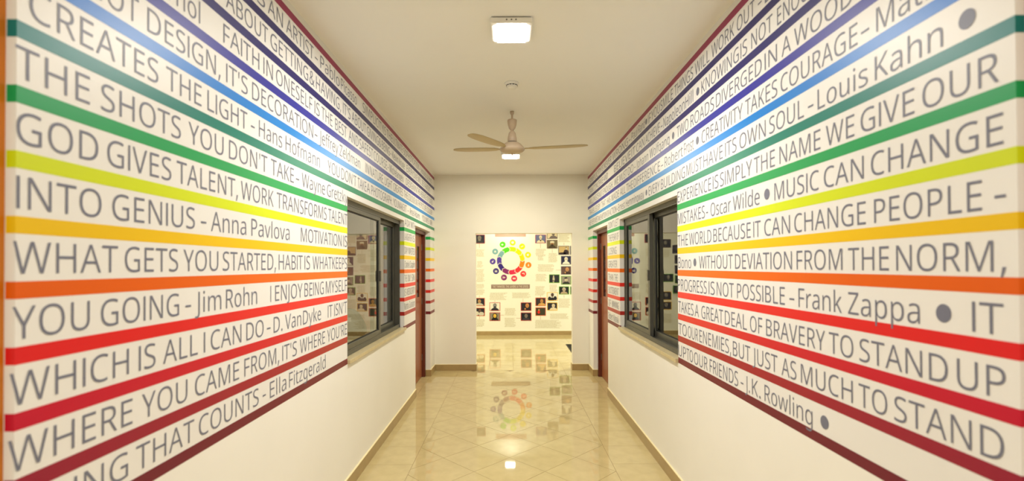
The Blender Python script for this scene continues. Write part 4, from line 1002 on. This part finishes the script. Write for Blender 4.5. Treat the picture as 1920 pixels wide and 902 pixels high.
def picture(x0, y0, x1, y1, fr, bg, skin, hair, cloth, kind, label):
    (xa, za), (xb, zb) = fx_(x0, y1), fx_(x1, y0)
    bw = 0.9 * K
    bm = bmesh.new()
    rect(bm, xa, za, xb, zb, 0.0, 0.006)
    root = tag(finish('portrait_picture', bm, flat('border_' + fr, FRAMES[fr])), label, 'picture', 'portraits on the hall wall')
    xa, za, xb, zb = xa + bw, za + bw, xb - bw, zb - bw
    def part(name, rgb, polys, d, parent):
        bm = bmesh.new()
        for p in polys:
            p = clip([q for q in p], xa, xb, za, zb)
            if len(p) >= 3: wallpoly(bm, p, d, d + 0.0006)
        return finish(name, bm, flat('tone_%d_%d_%d' % rgb, rgb), parent)
    ph = part('photograph', bg, [[(xa, za), (xb, za), (xb, zb), (xa, zb)]], 0.006, root)
    w, h = xb - xa, zb - za
    cx = {'side': 0.62, 'seated': 0.74, 'statue': 0.42, 'fruit': 0.3, 'crowd': 0.55}.get(kind, 0.5) * w + xa
    U = lambda u: xa + u * w
    W_ = lambda v: za + v * h
    cz, rx, rz = W_(0.60), 0.16 * w, 0.26 * h
    if kind in ('statue',):
        part('figure', skin, [ell(cx, W_(0.82), 0.07 * w, 0.12 * h), ell(cx, W_(0.45), 0.11 * w, 0.33 * h), ell(cx - 0.02 * w, W_(0.1), 0.08 * w, 0.22 * h)], 0.0066, ph)
        return root
    if kind == 'fruit':
        part('figure', skin, [ell(cx, W_(0.42), 0.14 * w, 0.22 * h)], 0.0066, ph)
        part('hand', (206, 150, 90), [ell(cx + 0.02 * w, W_(0.72), 0.09 * w, 0.12 * h)], 0.0066, ph)
        return root
    if kind == 'seated':
        cz, rx, rz = W_(0.70), 0.08 * w, 0.15 * h
    if kind == 'boxer':
        cz, rx, rz = W_(0.68), 0.13 * w, 0.22 * h
    if kind == 'crowd':
        cz, rx, rz = W_(0.68), 0.13 * w, 0.2 * h
    # clothing
    if kind == 'bust':
        cl = [ell(cx, W_(0.02), 0.40 * w, 0.36 * h), [(cx - 0.07 * w, W_(0.2)), (cx + 0.07 * w, W_(0.2)), (cx + 0.07 * w, W_(0.5)), (cx - 0.07 * w, W_(0.5))]]
        cz, rx, rz = W_(0.68), 0.13 * w, 0.22 * h
    elif kind == 'seated':
        cl = [ell(U(0.72), W_(0.2), 0.26 * w, 0.42 * h), ell(U(0.35), W_(0.1), 0.4 * w, 0.14 * h)]
    elif kind == 'boxer':
        cl = [ell(U(0.2), W_(0.2), 0.16 * w, 0.22 * h), ell(U(0.8), W_(0.25), 0.16 * w, 0.24 * h), ell(cx, W_(0.1), 0.2 * w, 0.3 * h)]
    elif kind == 'crowd':
        cl = [ell(U(0.25), W_(0.3), 0.2 * w, 0.28 * h), ell(U(0.7), W_(0.2), 0.27 * w, 0.3 * h)]
    elif kind == 'hood':
        cl = [ell(cx, W_(0.6), 0.25 * w, 0.38 * h), ell(cx, W_(0.0), 0.36 * w, 0.42 * h)]
    else:
        cl = [ell(cx, W_(-0.05), 0.42 * w, 0.40 * h)]
    part('clothing', cloth, cl, 0.0066, ph)
    if kind != 'hood':
        part('hair', hair, [ell(cx, cz + 0.06 * h, rx * 1.18, rz * 1.05)], 0.0073, ph)
    part('face', skin, [ell(cx, cz, rx, rz)], 0.0080, ph)
    dk = tuple(int(v * 0.42) for v in skin)
    ex, ez = 0.38 * rx, cz + 0.12 * rz
    part('eyes', dk, [ell(cx - ex, ez, 0.2 * rx, 0.11 * rz, 8), ell(cx + ex, ez, 0.2 * rx, 0.11 * rz, 8),
                      ell(cx, cz - 0.18 * rz, 0.13 * rx, 0.2 * rz, 8), ell(cx, cz - 0.52 * rz, 0.36 * rx, 0.08 * rz, 8)], 0.0087, ph)
    if kind == 'beard':
        part('beard', hair, [ell(cx, cz - 0.75 * rz, rx * 0.95, rz * 0.6)], 0.0094, ph)
    if kind == 'turban':
        part('beard', (60, 42, 30), [ell(cx, cz - 0.8 * rz, rx * 0.9, rz * 0.45)], 0.0094, ph)
        part('turban', (236, 226, 200), [ell(cx, cz + 0.75 * rz, rx * 1.5, rz * 0.5)], 0.0100, ph)
    if kind == 'moustache':
        part('moustache', BLACK, [ell(cx, cz - 0.4 * rz, rx * 0.5, rz * 0.11, 12)], 0.0094, ph)
        part('fringe', BLACK, [ell(cx - 0.2 * rx, cz + 0.75 * rz, rx * 1.05, rz * 0.42)], 0.0094, ph)
    if kind == 'boxer':
        for gu, gv in ((0.22, 0.33), (0.78, 0.38)):
            part('glove', (18, 18, 28), [ell(U(gu), W_(gv), 0.14 * w, 0.17 * h)], 0.0080, ph)
    if kind == 'side':
        part('hand', skin, [ell(cx - 0.22 * w, W_(0.2), 0.07 * w, 0.12 * h)], 0.0080, ph)
    return root
for p in P:
    picture(*p)
SIDE_LABELS = ['brown-bordered dark picture left of the opening edge, top of the stepped rows', 'slate-bordered dark picture second step down behind the left part of the end wall',
               'outermost slate-bordered dark picture on the left of the hall wall', 'slate-bordered grey face, first below the step in the left column',
               'slate-bordered grey face, second in the left column', 'green-bordered grey face, third in the left column',
               'green-bordered dark picture inside the left column', 'lowest green-bordered dark picture of the left column',
               'upper yellow-bordered dark picture hidden left of the opening', 'lower yellow-bordered dark picture hidden left of the opening']
for i, (q, lb) in enumerate(zip(side_cols, SIDE_LABELS)):
    picture(*q, (36, 38, 60), (150, 142, 134), (90, 86, 92), (50, 50, 66), 'plain', lb)

# ---- in the dim room behind the left window: a pale pink board with a dark bag in front
brd = tag(empty('display_board', (-1.95, 6.0, 0)), 'pale pink standing board dimly visible through the left window', 'board')
box('panel', -2.16, -1.70, 6.02, 6.05, 0.84, 2.03, mat('pale_pink_board', (238, 178, 156), 0.6, 0.3), brd, 0.004)
for x in (-2.12, -1.74):
    box('leg', x - 0.015, x + 0.015, 6.05, 6.08, 0.0, 1.9, M_ALU, brd)
    box('foot', x - 0.02, x + 0.02, 5.92, 6.22, 0.0, 0.025, M_ALU, brd)
tb = tag(empty('side_table', (-1.95, 5.7, 0)), 'small grey table in the dim room behind the left window', 'table')
box('tabletop', -2.25, -1.62, 5.55, 5.92, 0.80, 0.83, M_SIDE, tb, 0.004)
for x in (-2.22, -1.65):
    for y in (5.58, 5.89):
        box('leg', x - 0.015, x + 0.015, y - 0.015, y + 0.015, 0.0, 0.80, M_ALU, tb)
bag = tag(empty('bag', (-1.93, 5.72, 0.83)), 'dark grey bag with a white tag seen through the left window', 'bag')
bm = bmesh.new()
pts = [(-2.10, 0.83), (-1.72, 0.83), (-1.71, 0.90), (-1.76, 1.02), (-1.84, 1.13), (-1.97, 1.15), (-2.08, 1.10), (-2.12, 0.98)]
poly_prism(bm, pts, 5.64, 5.80, lambda u, v, d: (u, d, v))
bmesh.ops.bevel(bm, geom=bm.edges[:], offset=0.025, segments=3, affect='EDGES')
finish('body', bm, mat('dark_grey_canvas', (62, 60, 58), 0.85, 0.2, vary=0.2, scale=30), bag, True)
box('tag_label', -1.98, -1.86, 5.634, 5.639, 1.00, 1.05, M_WHITE, bag)
